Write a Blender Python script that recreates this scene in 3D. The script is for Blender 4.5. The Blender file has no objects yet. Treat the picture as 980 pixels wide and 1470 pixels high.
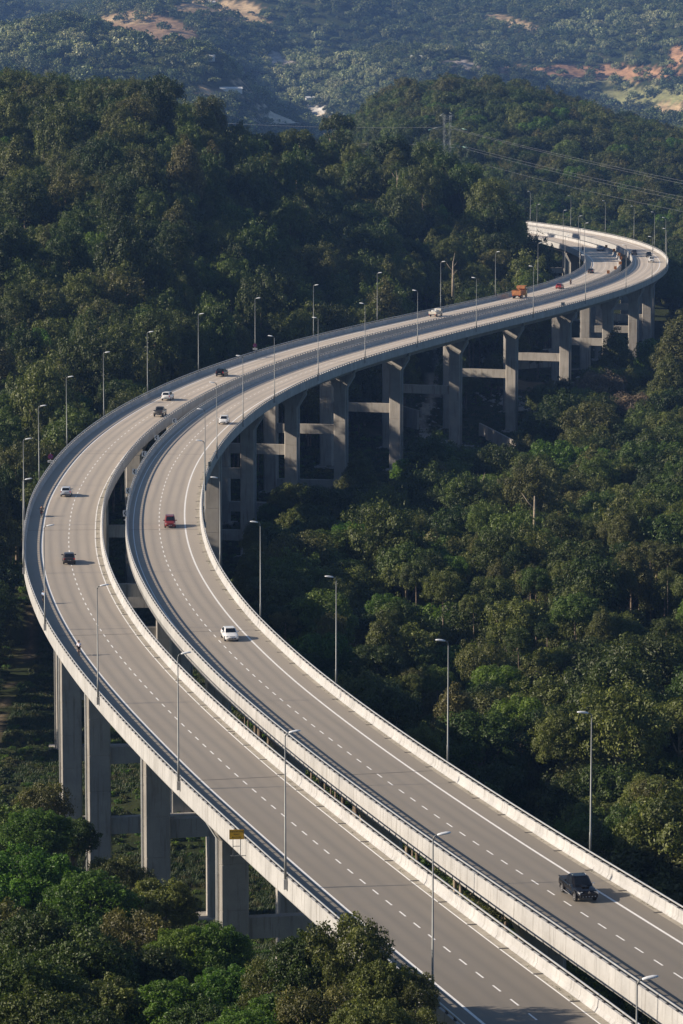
import bpy, math, random
import numpy as np
from mathutils import Vector, Matrix
rad = math.radians
S = bpy.context.scene
C = S.collection
random.seed(7)
rng = np.random.default_rng(11)

# ------------------------------------------------------------------ camera, sky, sun, exposure
CAM_H = 67.0
PITCH = math.atan(657 / 5000)
cam_data = bpy.data.cameras.new('camera')
cam = bpy.data.objects.new('camera', cam_data)
C.objects.link(cam)
cam.location = (0, 0, CAM_H)
cam.rotation_euler = (math.pi / 2 - PITCH, 0, 0)
cam_data.sensor_fit = 'HORIZONTAL'
cam_data.sensor_width = 24
cam_data.lens = 24 * 5000 / 980
cam_data.clip_start = 1
cam_data.clip_end = 30000
S.camera = cam
S.render.resolution_x, S.render.resolution_y = 683, 1024
S.render.engine = 'CYCLES'
S.cycles.use_denoising = True
S.cycles.max_bounces = 5
S.cycles.diffuse_bounces = 3
S.cycles.glossy_bounces = 2
S.cycles.transmission_bounces = 3
S.cycles.volume_bounces = 0
S.cycles.transparent_max_bounces = 4
S.view_settings.view_transform = 'Standard'
S.view_settings.look = 'None'
S.view_settings.gamma = 1
S.view_settings.exposure = 0.5

SUN_EL = rad(26)
SUN_DIR = Vector((-0.985, -0.10, 0)).normalized() * math.cos(SUN_EL) + Vector((0, 0, math.sin(SUN_EL)))
world = bpy.data.worlds.new('World')
S.world = world
world.use_nodes = True
wt = world.node_tree
sky = wt.nodes.new('ShaderNodeTexSky')
sky.sky_type = 'NISHITA'
sky.sun_disc = False
sky.sun_elevation = SUN_EL
sky.sun_rotation = math.atan2(SUN_DIR.x, SUN_DIR.y)
sky.air_density = 1.0
sky.dust_density = 0.6
sky.ozone_density = 3.0
wt.nodes['Background'].inputs['Strength'].default_value = 0.066
wt.links.new(sky.outputs[0], wt.nodes['Background'].inputs['Color'])
sd = bpy.data.lights.new('sun', 'SUN')
sd.energy = 4.9
sd.angle = rad(0.6)
sd.color = (1.0, 0.86, 0.69)
so = bpy.data.objects.new('sun', sd)
C.objects.link(so)
so.rotation_euler = (-SUN_DIR).to_track_quat('-Z', 'Y').to_euler()
so.location = (-300, 200, 300)

# ------------------------------------------------------------------ node helpers and materials
def new_mat(name):
    m = bpy.data.materials.new(name)
    m.use_nodes = True
    return m, m.node_tree, m.node_tree.nodes['Principled BSDF']

def nd(t, kind, **kw):
    n = t.nodes.new(kind)
    for k, v in kw.items():
        if k.startswith('i_'):
            key = k[2:]
            n.inputs[int(key) if key.isdigit() else key].default_value = v
        else:
            setattr(n, k, v)
    return n

def ramp(t, fac, stops):
    r = t.nodes.new('ShaderNodeValToRGB')
    el = r.color_ramp.elements
    while len(el) < len(stops):
        el.new(0.5)
    for e, (p, c) in zip(el, stops):
        e.position = p
        e.color = (*c, 1) if len(c) == 3 else c
    t.links.new(fac, r.inputs[0])
    return r.outputs[0]

def mix(t, fac, a, b, mode='MIX'):
    m = t.nodes.new('ShaderNodeMix')
    m.data_type = 'RGBA'
    m.blend_type = mode
    for sock, v in ((m.inputs[0], fac), (m.inputs[6], a), (m.inputs[7], b)):
        if hasattr(v, 'is_linked'):
            t.links.new(v, sock)
        elif isinstance(v, (int, float)):
            sock.default_value = v
        else:
            sock.default_value = (*v, 1)
    return m.outputs[2]

def noise(t, scale, detail=4, vec=None, rough=0.6, stretch=None):
    n = nd(t, 'ShaderNodeTexNoise')
    n.inputs['Scale'].default_value = scale
    n.inputs['Detail'].default_value = detail
    n.inputs['Roughness'].default_value = rough
    if vec is None:
        vec = t.nodes.new('ShaderNodeNewGeometry').outputs['Position']
    if stretch:
        mp = t.nodes.new('ShaderNodeMapping')
        mp.inputs['Scale'].default_value = stretch
        t.links.new(vec, mp.inputs['Vector'])
        vec = mp.outputs[0]
    t.links.new(vec, n.inputs['Vector'])
    return n.outputs['Fac']

def bump(t, bsdf, height, strength, dist):
    b = nd(t, 'ShaderNodeBump')
    b.inputs['Strength'].default_value = strength
    b.inputs['Distance'].default_value = dist
    t.links.new(height, b.inputs['Height'])
    t.links.new(b.outputs[0], bsdf.inputs['Normal'])

def simple(name, col, rough=0.5, metal=0.0, spec=0.5, var=0.12, scale=1.5, coat=0.0):
    m, t, b = new_mat(name)
    f = noise(t, scale, 4)
    lo = tuple(c * (1 - var) for c in col)
    hi = tuple(min(1, c * (1 + var)) for c in col)
    t.links.new(ramp(t, f, [(0.3, lo), (0.7, hi)]), b.inputs['Base Color'])
    b.inputs['Roughness'].default_value = rough
    b.inputs['Metallic'].default_value = metal
    b.inputs['Specular IOR Level'].default_value = spec
    b.inputs['Coat Weight'].default_value = coat
    return m

def concrete(name, col, streak=0.5, rough=0.8, dark=0.45, warm=None):
    m, t, b = new_mat(name)
    big = noise(t, 0.35, 5)
    st = noise(t, 1.0, 5, stretch=(2.2, 2.2, 0.18))
    fine = noise(t, 9.0, 5)
    c0 = ramp(t, big, [(0.3, tuple(c * 0.82 for c in col)), (0.7, tuple(min(1, c * 1.1) for c in col))])
    stain = tuple(c * dark * k for c, k in zip(col, warm or (1, 0.95, 0.88)))
    f = ramp(t, st, [(0.52, (0, 0, 0)), (0.75, (streak, streak, streak))])
    c1 = mix(t, f, c0, stain)
    c2 = mix(t, 0.25, c1, ramp(t, fine, [(0.35, (0.6, 0.6, 0.6)), (0.65, (1, 1, 1))]), 'MULTIPLY')
    t.links.new(c2, b.inputs['Base Color'])
    b.inputs['Roughness'].default_value = rough
    b.inputs['Specular IOR Level'].default_value = 0.3
    bump(t, b, fine, 0.25, 0.02)
    return m

def road_material():
    m, t, b = new_mat('worn_road_painted_light')
    uv = t.nodes.new('ShaderNodeUVMap')
    uv.uv_map = 'UVMap'
    sep = t.nodes.new('ShaderNodeSeparateXYZ')
    t.links.new(uv.outputs[0], sep.inputs[0])
    # tyre tracks: |frac(u/3.9) - .5| based bands, u=0 on the lane line
    def mth(op, a, b2=None):
        n = t.nodes.new('ShaderNodeMath')
        n.operation = op
        for i, v in enumerate((a, b2)):
            if v is None:
                continue
            if hasattr(v, 'is_linked'):
                t.links.new(v, n.inputs[i])
            else:
                n.inputs[i].default_value = v
        return n.outputs[0]
    w1 = noise(t, 0.02, 3, vec=uv.outputs[0], stretch=(0.3, 1, 1))
    uu = mth('ADD', sep.outputs[0], mth('MULTIPLY', mth('SUBTRACT', w1, 0.5), 1.0))
    ph = mth('FRACT', mth('DIVIDE', mth('ADD', uu, 39.0), 3.9))
    d = mth('ABSOLUTE', mth('SUBTRACT', ph, 0.5))
    track = mth('SUBTRACT', 1.0, mth('MULTIPLY', mth('ABSOLUTE', mth('SUBTRACT', d, 0.2)), 7.0))
    track = mth('MAXIMUM', track, 0.0)
    inlane = mth('LESS_THAN', mth('ABSOLUTE', sep.outputs[0]), 3.9)
    track = mth('MULTIPLY', track, inlane)
    long_n = noise(t, 0.6, 5, vec=uv.outputs[0], stretch=(1.0, 0.04, 1))
    big = noise(t, 0.06, 4, vec=uv.outputs[0], stretch=(1, 0.5, 1))
    spots = noise(t, 1.3, 4, vec=uv.outputs[0])
    fine = noise(t, 14, 3, vec=uv.outputs[0])
    base = ramp(t, big, [(0.3, (0.225, 0.186, 0.150)), (0.7, (0.295, 0.245, 0.195))])
    base = mix(t, 0.5, base, ramp(t, long_n, [(0.3, (0.72, 0.72, 0.73)), (0.7, (1.05, 1.04, 1.02))]), 'MULTIPLY')
    trk = mth('MULTIPLY', track, ramp(t, big, [(0.3, (0.4,) * 3), (0.7, (0.95,) * 3)]))
    base = mix(t, trk, base, (0.112, 0.098, 0.088))
    base = mix(t, ramp(t, spots, [(0.62, (0,) * 3), (0.72, (0.35,) * 3)]), base, (0.11, 0.1, 0.09))
    base = mix(t, 0.3, base, ramp(t, fine, [(0.3, (0.6,) * 3), (0.7, (1.15,) * 3)]), 'MULTIPLY')
    # dirt gathered on the shoulders
    edge = mth('GREATER_THAN', mth('ABSOLUTE', sep.outputs[0]), 4.3)
    dirt = mth('MULTIPLY', edge, ramp(t, long_n, [(0.35, (0.1,) * 3), (0.65, (0.6,) * 3)]))
    base = mix(t, dirt, base, (0.15, 0.13, 0.105))
    # faint transverse seams of the deck segments
    sv = mth('FRACT', mth('DIVIDE', mth('ADD', sep.outputs[1], mth('MULTIPLY', sep.outputs[0], 0.02)), 6.7))
    seam = mth('LESS_THAN', sv, 0.025)
    base = mix(t, mth('MULTIPLY', seam, 0.28), base, (0.08, 0.075, 0.07))
    light_ramp = nd(t, 'ShaderNodeMapRange')  # glare growing with distance painted into the base colour, dark near, pale far
    light_ramp.inputs['From Min'].default_value = 80; light_ramp.inputs['From Max'].default_value = 620
    light_ramp.inputs['To Min'].default_value = 0.20; light_ramp.inputs['To Max'].default_value = 1.8
    t.links.new(sep.outputs[1], light_ramp.inputs['Value'])
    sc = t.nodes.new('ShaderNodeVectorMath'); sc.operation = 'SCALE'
    t.links.new(base, sc.inputs[0]); t.links.new(light_ramp.outputs[0], sc.inputs['Scale'])
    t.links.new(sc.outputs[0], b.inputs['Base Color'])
    b.inputs['Sheen Weight'].default_value = 0.25
    b.inputs['Sheen Roughness'].default_value = 0.5
    b.inputs['Sheen Tint'].default_value = (1, .92, .8, 1)
    b.inputs['Roughness'].default_value = 0.62
    b.inputs['Specular IOR Level'].default_value = 0.4
    bump(t, b, spots, 0.05, 0.02)
    return m

def leaf_material(name, stops, trans=0.25, rough=0.5, dim=1.0):
    m, t, b = new_mat(name)
    oi = t.nodes.new('ShaderNodeObjectInfo')
    at = t.nodes.new('ShaderNodeAttribute')
    at.attribute_name = 'leaf'
    base = ramp(t, oi.outputs['Random'], stops)
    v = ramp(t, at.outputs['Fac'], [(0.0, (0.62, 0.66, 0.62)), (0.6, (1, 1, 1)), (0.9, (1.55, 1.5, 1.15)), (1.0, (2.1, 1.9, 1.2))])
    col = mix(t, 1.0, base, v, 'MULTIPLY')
    if dim != 1.0: col = mix(t, 1.0, col, (dim, dim, dim), 'MULTIPLY')
    t.links.new(col, b.inputs['Base Color'])
    b.inputs['Roughness'].default_value = rough
    b.inputs['Specular IOR Level'].default_value = 0.35
    tr = t.nodes.new('ShaderNodeBsdfTranslucent')
    t.links.new(mix(t, 1.0, col, (1.25, 1.35, 0.5), 'MULTIPLY'), tr.inputs['Color'])
    ms = t.nodes.new('ShaderNodeMixShader')
    ms.inputs[0].default_value = trans
    t.links.new(b.outputs[0], ms.inputs[1])
    t.links.new(tr.outputs[0], ms.inputs[2])
    t.links.new(ms.outputs[0], t.nodes['Material Output'].inputs['Surface'])
    return m

def emit_free(*a):
    pass

M = {}
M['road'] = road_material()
M['barrier'] = concrete('pale_parapet_concrete', (0.47, 0.465, 0.455), 0.8)
M['girder'] = concrete('girder_concrete', (0.34, 0.325, 0.30), 0.55)
M['pier'] = concrete('pier_concrete', (0.42, 0.395, 0.36), 0.8, dark=0.42, warm=(1, .88, .72))
M['gutter'] = concrete('gutter_concrete', (0.42, 0.38, 0.31), 0.8, dark=0.4)
M['paint'] = simple('worn_white_road_paint', (0.86, 0.84, 0.80), 0.6, var=0.1, scale=3)
M['galv'] = simple('galvanised_steel', (0.34, 0.35, 0.36), 0.42, 0.7, var=0.15)
M['rail'] = simple('painted_steel_rail', (0.50, 0.50, 0.49), 0.45, 0.4, var=0.15)
M['post'] = simple('dark_steel_bracket', (0.055, 0.058, 0.065), 0.6, 0.3)
M['pole'] = simple('grey_lamp_pole', (0.20, 0.21, 0.21), 0.5, 0.4, var=0.1)
M['lamp'] = simple('white_lamp_housing', (0.75, 0.77, 0.79), 0.3, 0.0, var=0.05)
M['pipe'] = simple('grey_plastic_pipe', (0.42, 0.43, 0.43), 0.45, 0.0, var=0.15)
M['joint'] = simple('black_joint_rubber', (0.07, 0.065, 0.06), 0.8)
M['tyre'] = simple('tyre_rubber', (0.018, 0.018, 0.018), 0.8)
M['rim'] = simple('alloy_rim', (0.55, 0.55, 0.56), 0.3, 0.8)
M['glass'] = simple('dark_car_glass', (0.012, 0.015, 0.02), 0.1, 0.0, spec=0.4, var=0.02)
M['blackplastic'] = simple('black_plastic', (0.02, 0.02, 0.022), 0.55)
M['chrome'] = simple('chrome_trim', (0.75, 0.76, 0.78), 0.12, 1.0, var=0.02)
M['headlight'] = simple('clear_headlamp', (0.42, 0.43, 0.45), 0.12, 0.4, var=0.05)
M['taillight'] = simple('red_tail_lamp', (0.42, 0.012, 0.01), 0.2, 0.0, var=0.05)
M['plate'] = simple('number_plate', (0.03, 0.03, 0.03), 0.4)
M['plate_w'] = simple('plate_lettering', (0.8, 0.8, 0.8), 0.4)
def paintmat(name, c, coat=0.35):
    return simple(name, c, 0.35, 0.0, 0.5, var=0.03, coat=coat)
M['car_white'] = paintmat('white_car_paint', (0.78, 0.78, 0.77))
M['car_black'] = simple('black_car_paint', (0.006, 0.006, 0.007), 0.22, 0.0, 0.35, var=0.03, coat=0.0)
M['car_dark'] = paintmat('dark_brown_car_paint', (0.035, 0.028, 0.025))
M['car_grey'] = paintmat('dark_grey_car_paint', (0.07, 0.065, 0.06))
M['car_silver'] = paintmat('silver_car_paint', (0.5, 0.53, 0.58))
M['car_red'] = paintmat('dark_red_car_paint', (0.20, 0.022, 0.014))
M['car_red2'] = paintmat('bright_red_car_paint', (0.33, 0.03, 0.02))
M['truck_orange'] = simple('rusty_orange_steel', (0.42, 0.17, 0.06), 0.7, var=0.35, scale=2)
M['truck_yellow'] = simple('yellow_cab_paint', (0.55, 0.38, 0.05), 0.4)
M['truck_cream'] = simple('cream_truck_paint', (0.62, 0.58, 0.5), 0.6, var=0.3, scale=2)
M['sign_yellow'] = simple('yellow_sign_face', (0.78, 0.42, 0.02), 0.5, var=0.06)
M['sign_orange'] = simple('orange_chevron_face', (0.55, 0.20, 0.03), 0.5, var=0.06)
M['sign_white'] = simple('white_sign_face', (0.66, 0.66, 0.64), 0.5, var=0.06)
M['sign_red'] = simple('red_sign_face', (0.20, 0.008, 0.02), 0.5, var=0.05)
M['sign_blue'] = simple('blue_sign_face', (0.02, 0.03, 0.16), 0.5, var=0.05)
M['ink'] = simple('black_sign_ink', (0.015, 0.013, 0.012), 0.6)
M['skin'] = simple('skin', (0.35, 0.19, 0.12), 0.5)
M['shirt_w'] = simple('white_jersey', (0.72, 0.70, 0.76), 0.8)
M['shirt_b'] = simple('white_blue_jersey', (0.45, 0.55, 0.72), 0.8)
M['cloth_k'] = simple('black_cloth', (0.015, 0.015, 0.018), 0.85)
M['cloth_g'] = simple('grey_cloth', (0.18, 0.18, 0.19), 0.85)
M['helmet'] = simple('dark_helmet', (0.025, 0.03, 0.045), 0.2, coat=1)
M['pylon'] = simple('pale_pylon_steel', (0.30, 0.33, 0.33), 0.5, 0.4)
M['bark'] = simple('tree_bark', (0.17, 0.13, 0.095), 0.85, var=0.5, scale=2.0)
M['palebark'] = simple('pale_tree_bark', (0.33, 0.27, 0.20), 0.8, var=0.4, scale=2.0)
M['stone'] = simple('rubble_stone', (0.33, 0.31, 0.28), 0.9, var=0.3, scale=0.7)
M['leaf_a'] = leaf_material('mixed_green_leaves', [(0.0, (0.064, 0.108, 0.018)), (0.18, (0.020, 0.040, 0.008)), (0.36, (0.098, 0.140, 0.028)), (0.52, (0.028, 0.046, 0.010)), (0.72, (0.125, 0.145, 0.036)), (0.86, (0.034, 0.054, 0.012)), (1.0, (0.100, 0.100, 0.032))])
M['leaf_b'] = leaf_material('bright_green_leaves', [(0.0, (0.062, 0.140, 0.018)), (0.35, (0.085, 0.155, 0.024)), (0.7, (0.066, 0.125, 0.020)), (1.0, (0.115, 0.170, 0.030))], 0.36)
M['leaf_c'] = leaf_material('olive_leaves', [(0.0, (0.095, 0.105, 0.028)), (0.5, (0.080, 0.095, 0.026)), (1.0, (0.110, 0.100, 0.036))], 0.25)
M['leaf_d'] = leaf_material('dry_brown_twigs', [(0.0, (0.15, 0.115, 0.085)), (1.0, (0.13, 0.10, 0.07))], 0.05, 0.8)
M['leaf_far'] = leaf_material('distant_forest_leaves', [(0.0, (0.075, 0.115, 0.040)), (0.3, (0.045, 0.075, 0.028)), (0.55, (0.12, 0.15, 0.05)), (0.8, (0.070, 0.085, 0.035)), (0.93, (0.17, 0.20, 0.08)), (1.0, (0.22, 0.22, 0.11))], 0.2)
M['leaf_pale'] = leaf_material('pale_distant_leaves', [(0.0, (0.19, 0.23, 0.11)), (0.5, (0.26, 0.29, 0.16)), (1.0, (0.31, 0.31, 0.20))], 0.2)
M['grassleaf'] = leaf_material('rough_grass_blades', [(0.0, (0.030, 0.062, 0.012)), (0.6, (0.045, 0.075, 0.016)), (1.0, (0.085, 0.080, 0.024))], 0.2)

# ------------------------------------------------------------------ object helpers
def link(name, data, parent=None):
    o = bpy.data.objects.new(name, data)
    C.objects.link(o)
    if parent is not None:
        o.parent = parent
    return o

def tag(o, label=None, cat=None, group=None, kind=None):
    if label: o['label'] = label
    if cat: o['category'] = cat
    if group: o['group'] = group
    if kind: o['kind'] = kind
    return o

def thing(name, label, cat, loc=(0, 0, 0), rz=0.0, group=None):
    o = bpy.data.objects.new(name, None)
    C.objects.link(o)
    o.location = loc
    o.rotation_euler = (0, 0, rz)
    o.empty_display_size = 0.5
    return tag(o, label, cat, group)

def copy_tree(o, parent=None):
    c = o.copy()
    C.objects.link(c)
    c.parent = parent
    for ch in o.children:
        copy_tree(ch, c)
    return c

class MB:
    def __init__(self):
        self.v, self.f, self.mi, self.sm = [], [], [], []
        self.cur = 0
    def add(self, vs, fs, smooth=False):
        n = len(self.v)
        self.v.extend([tuple(p) for p in vs])
        for f in fs:
            self.f.append(tuple(i + n for i in f))
            self.mi.append(self.cur)
            self.sm.append(smooth)
        return self
    def box(self, c, s, mat=None):
        hx, hy, hz = s[0] / 2, s[1] / 2, s[2] / 2
        vs = [Vector((x, y, z)) for z in (-hz, hz) for x, y in ((-hx, -hy), (hx, -hy), (hx, hy), (-hx, hy))]
        if mat is not None:
            vs = [mat @ p for p in vs]
        vs = [p + Vector(c) for p in vs]
        return self.add(vs, [(3, 2, 1, 0), (4, 5, 6, 7), (0, 1, 5, 4), (1, 2, 6, 5), (2, 3, 7, 6), (3, 0, 4, 7)])
    def hexa(self, b, t):
        return self.add(list(b) + list(t), [(3, 2, 1, 0), (4, 5, 6, 7), (0, 1, 5, 4), (1, 2, 6, 5), (2, 3, 7, 6), (3, 0, 4, 7)])
    def tube(self, pts, r, n=8, smooth=True, caps=True):
        pts = [Vector(p) for p in pts]
        rs = r if hasattr(r, '__len__') else [r] * len(pts)
        rings = []
        up = None
        for i, p in enumerate(pts):
            d = (pts[min(i + 1, len(pts) - 1)] - pts[max(i - 1, 0)])
            if d.length < 1e-9: d = Vector((0, 0, 1))
            d.normalize()
            if up is None:
                up = Vector((0, 0, 1)) if abs(d.z) < 0.9 else Vector((0, 1, 0))
            a = d.cross(up)
            if a.length < 1e-4:
                a = d.cross(Vector((1, 0, 0)))
            a.normalize()
            b = a.cross(d).normalized()
            up = b
            rings.append([p + (a * math.cos(2 * math.pi * k / n) + b * math.sin(2 * math.pi * k / n)) * rs[i] for k in range(n)])
        vs = [q for rg in rings for q in rg]
        fs = []
        for i in range(len(pts) - 1):
            for k in range(n):
                k2 = (k + 1) % n
                fs.append((i * n + k, i * n + k2, (i + 1) * n + k2, (i + 1) * n + k))
        self.add(vs, fs, smooth)
        if caps:
            m0 = len(self.v) - len(vs)
            self.f.append(tuple(m0 + k for k in range(n - 1, -1, -1))); self.mi.append(self.cur); self.sm.append(False)
            self.f.append(tuple(m0 + (len(pts) - 1) * n + k for k in range(n))); self.mi.append(self.cur); self.sm.append(False)
        return self
    def loft(self, rings, closed=True, caps=True, smooth=False):
        n = len(rings[0])
        vs = [q for rg in rings for q in rg]
        fs = []
        for i in range(len(rings) - 1):
            for k in range(n if closed else n - 1):
                k2 = (k + 1) % n
                fs.append((i * n + k, i * n + k2, (i + 1) * n + k2, (i + 1) * n + k))
        if caps and closed:
            fs.append(tuple(range(n - 1, -1, -1)))
            fs.append(tuple((len(rings) - 1) * n + k for k in range(n)))
        return self.add(vs, fs, smooth)
    def mesh(self, name, mats):
        me = bpy.data.meshes.new(name)
        me.from_pydata(self.v, [], self.f)
        for m in (mats if isinstance(mats, (list, tuple)) else [mats]):
            me.materials.append(m)
        me.polygons.foreach_set('material_index', self.mi)
        me.polygons.foreach_set('use_smooth', self.sm)
        me.update()
        return me
    def build(self, name, mats, parent=None):
        return link(name, self.mesh(name, mats), parent)

# ------------------------------------------------------------------ alignment of the two carriageways
L_PTS = [(13.5, 238.2), (7.4, 261.4), (1.5, 284.7), (-4.2, 308.0), (-9.8, 331.3), (-15.1, 354.7), (-20.2, 378.2), (-25.0, 401.7), (-29.4, 425.3), (-33.3, 449.0), (-36.6, 472.7), (-39.2, 496.6), (-41.0, 520.5), (-42.2, 544.5), (-42.4, 568.5), (-41.9, 592.5), (-40.7, 616.4), (-38.7, 640.4), (-36.0, 664.2), (-32.6, 688.0), (-28.6, 711.6), (-23.9, 735.2), (-18.5, 758.6), (-12.6, 781.8), (-5.9, 804.8), (1.4, 827.7), (9.2, 850.4), (17.4, 873.0), (25.8, 895.5), (34.2, 917.9), (42.5, 940.4), (50.5, 963.1), (57.9, 985.9), (64.8, 1008.9), (70.7, 1032.1), (75.8, 1055.6), (80.0, 1079.2), (83.2, 1103.0), (85.3, 1126.9), (86.5, 1150.9), (86.8, 1174.9), (86.0, 1198.9), (84.4, 1222.8), (81.8, 1246.7), (78.4, 1270.4), (74.1, 1294.0)]
R_PTS = [(24.9, 250.3), (18.7, 273.5), (12.6, 296.7), (6.8, 320.0), (1.2, 343.4), (-4.1, 366.8), (-9.1, 390.2), (-13.7, 413.8), (-17.9, 437.4), (-21.5, 461.1), (-24.5, 485.0), (-26.7, 508.9), (-28.1, 532.8), (-28.8, 556.8), (-28.8, 580.8), (-28.0, 604.8), (-26.4, 628.7), (-24.1, 652.6), (-21.1, 676.4), (-17.3, 700.1), (-12.6, 723.7), (-7.1, 747.0), (-0.8, 770.2), (6.2, 793.1), (13.7, 815.9), (21.5, 838.6), (29.6, 861.2), (37.8, 883.8), (46.0, 906.3), (53.9, 929.0), (61.5, 951.7), (68.6, 974.7), (75.3, 997.7), (81.3, 1021.0), (86.6, 1044.4), (91.1, 1067.9), (94.9, 1091.6), (97.8, 1115.5), (100.0, 1139.4), (101.3, 1163.3), (101.8, 1187.3), (101.3, 1211.3), (100.1, 1235.3), (98.0, 1259.2), (95.0, 1283.0), (91.1, 1306.7), (86.4, 1330.2), (80.8, 1353.5), (74.3, 1376.6), (67.1, 1399.5)]

_py = np.arange(100, 1500, 10.)
_pz = np.interp(_py, [100, 240, 290, 345, 400, 450, 500, 560, 640, 720, 850, 1000, 1400], [2.5, 0, -1.5, -3, -4.2, -4.5, -4, -2.8, -1.4, -.7, -.2, 0, -.5])
for _ in range(25):
    _pz[1:-1] = (_pz[:-2] + 2 * _pz[1:-1] + _pz[2:]) / 4
def zd(y):
    return np.interp(y, _py, _pz)

class Path:
    """Road alignment: station s (m) runs away from the camera; offset + is to the right."""
    def __init__(self, pts, near, far):
        p = [np.array(q, float) for q in pts]
        d0 = (p[0] - p[2]); d0 /= np.hypot(*d0)
        pre = [p[0] + d0 * k for k in range(int(near), 0, -24)]
        turn = math.atan2(*(p[-1] - p[-2])[::-1]) - math.atan2(*(p[-2] - p[-3])[::-1])
        a = math.atan2(*(p[-1] - p[-2])[::-1])
        post, q = [], p[-1]
        for k in range(int(far / 24)):
            a += turn
            q = q + 24 * np.array([math.cos(a), math.sin(a)])
            post.append(q)
        P = np.array(pre + p + post)
        out = []
        for i in range(len(P) - 1):
            p0, p1, p2, p3 = P[max(i - 1, 0)], P[i], P[i + 1], P[min(i + 2, len(P) - 1)]
            for t in np.arange(0, 1, 1 / 24):
                out.append(0.5 * ((2 * p1) + (-p0 + p2) * t + (2 * p0 - 5 * p1 + 4 * p2 - p3) * t * t + (-p0 + 3 * p1 - 3 * p2 + p3) * t ** 3))
        out.append(P[-1])
        D = np.array(out)
        s = np.r_[0, np.cumsum(np.hypot(*np.diff(D, axis=0).T))]
        self.len = s[-1]
        self.S = np.arange(0, s[-1], 1.0)
        X = np.interp(self.S, s, D[:, 0]); Y = np.interp(self.S, s, D[:, 1])
        for _ in range(6):
            X[1:-1] = (X[:-2] + X[1:-1] + X[2:]) / 3; Y[1:-1] = (Y[:-2] + Y[1:-1] + Y[2:]) / 3
        self.X, self.Y = X, Y
        T = np.gradient(np.c_[X, Y], axis=0)
        T /= np.hypot(*T.T)[:, None]
        self.T = T
    def at(self, s, off=0.0, dz=0.0):
        x = np.interp(s, self.S, self.X); y = np.interp(s, self.S, self.Y)
        tx = np.interp(s, self.S, self.T[:, 0]); ty = np.interp(s, self.S, self.T[:, 1])
        return Vector((x + ty * off, y - tx * off, float(zd(y)) + dz))
    def heading(self, s):
        return math.atan2(np.interp(s, self.S, self.T[:, 1]), np.interp(s, self.S, self.T[:, 0]))
    def s_near(self, x, y):
        return float(self.S[np.argmin((self.X - x) ** 2 + (self.Y - y) ** 2)])
    def s_at_y(self, y):
        return float(np.interp(y, self.Y[:int(np.argmax(self.Y)) + 1], self.S[:int(np.argmax(self.Y)) + 1]))

LP = Path(L_PTS, 96, 168)
RP = Path(R_PTS, 96, 72)
LANE = 3.9
SPEC = {id(LP): (-6.2, 4.6), id(RP): (-4.6, 6.2)}

def unproject(x, y, z=0.0, deck=False):
    """World point seen at photograph pixel (x, y) on height z (or z above the sagging deck)."""
    u = (x - 490) / 5000; v = (735 - y) / 5000
    cp, sp = math.cos(PITCH), math.sin(PITCH)
    d = (u, cp + v * sp, -sp + v * cp)
    zz = z
    for _ in range(25 if deck else 1):
        t = (zz - CAM_H) / d[2]
        X, Y = d[0] * t, d[1] * t
        if deck:
            zz = 0.5 * zz + 0.5 * (float(zd(Y)) + z)
    return X, Y
def height_at(x, y, Y):
    v = (735 - y) / 5000
    cp, sp = math.cos(PITCH), math.sin(PITCH)
    t = Y / (cp + v * sp)
    return (x - 490) / 5000 * t, CAM_H + (-sp + v * cp) * t
def project(X, Y, Z):
    cp, sp = math.cos(PITCH), math.sin(PITCH)
    dz = Z - CAM_H
    zc = Y * cp - dz * sp
    yc = Y * sp + dz * cp
    return 490 + 5000 * X / zc, 735 - 5000 * yc / zc

# ------------------------------------------------------------------ terrain
def vnoise(x, y, scale, seed=0):
    x = np.asarray(x, float) / scale + seed * 17.3; y = np.asarray(y, float) / scale + seed * 9.1
    xi = np.floor(x).astype(int); yi = np.floor(y).astype(int)
    fx = x - xi; fy = y - yi
    fx = fx * fx * (3 - 2 * fx); fy = fy * fy * (3 - 2 * fy)
    def h(a, b):
        n = (a * 374761393 + b * 668265263 + seed * 144269) & 0x7fffffff
        n = ((n ^ (n >> 13)) * 1274126177) & 0x7fffffff
        return ((n ^ (n >> 16)) & 0xffff) / 65535.0
    return (h(xi, yi) * (1 - fx) + h(xi + 1, yi) * fx) * (1 - fy) + (h(xi, yi + 1) * (1 - fx) + h(xi + 1, yi + 1) * fx) * fy
def sstep(t):
    t = np.clip(t, 0, 1)
    return t * t * (3 - 2 * t)

_cl = np.vstack([np.c_[LP.X, LP.Y][::4], np.c_[RP.X, RP.Y][::4]])
_order = np.argsort(LP.X[LP.Y > 575]); _lx = LP.X[LP.Y > 575][_order]; _ly = LP.Y[LP.Y > 575][_order]
_msk = (LP.Y > 575) & (LP.Y < 1170)
_lx, _ly = LP.X[_msk], LP.Y[_msk]
_rm = (RP.Y > 590) & (RP.Y < 1180)
_rx, _ry = RP.X[_rm], RP.Y[_rm]

def deck_dist(x, y):
    x = np.asarray(x, float); y = np.asarray(y, float)
    sh = x.shape; x = x.ravel(); y = y.ravel()
    d = np.full(x.shape, 1e9)
    sel = (y > 60) & (y < 1600) & (np.abs(x) < 330)
    if sel.any():
        xs, ys = x[sel], y[sel]
        dd = np.full(xs.shape, 1e9)
        for k in range(0, len(_cl), 64):
            c = _cl[k:k + 64]
            dd = np.minimum(dd, np.sqrt(((xs[:, None] - c[:, 0]) ** 2 + (ys[:, None] - c[:, 1]) ** 2).min(1)))
        d[sel] = dd
    return d.reshape(sh)

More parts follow.
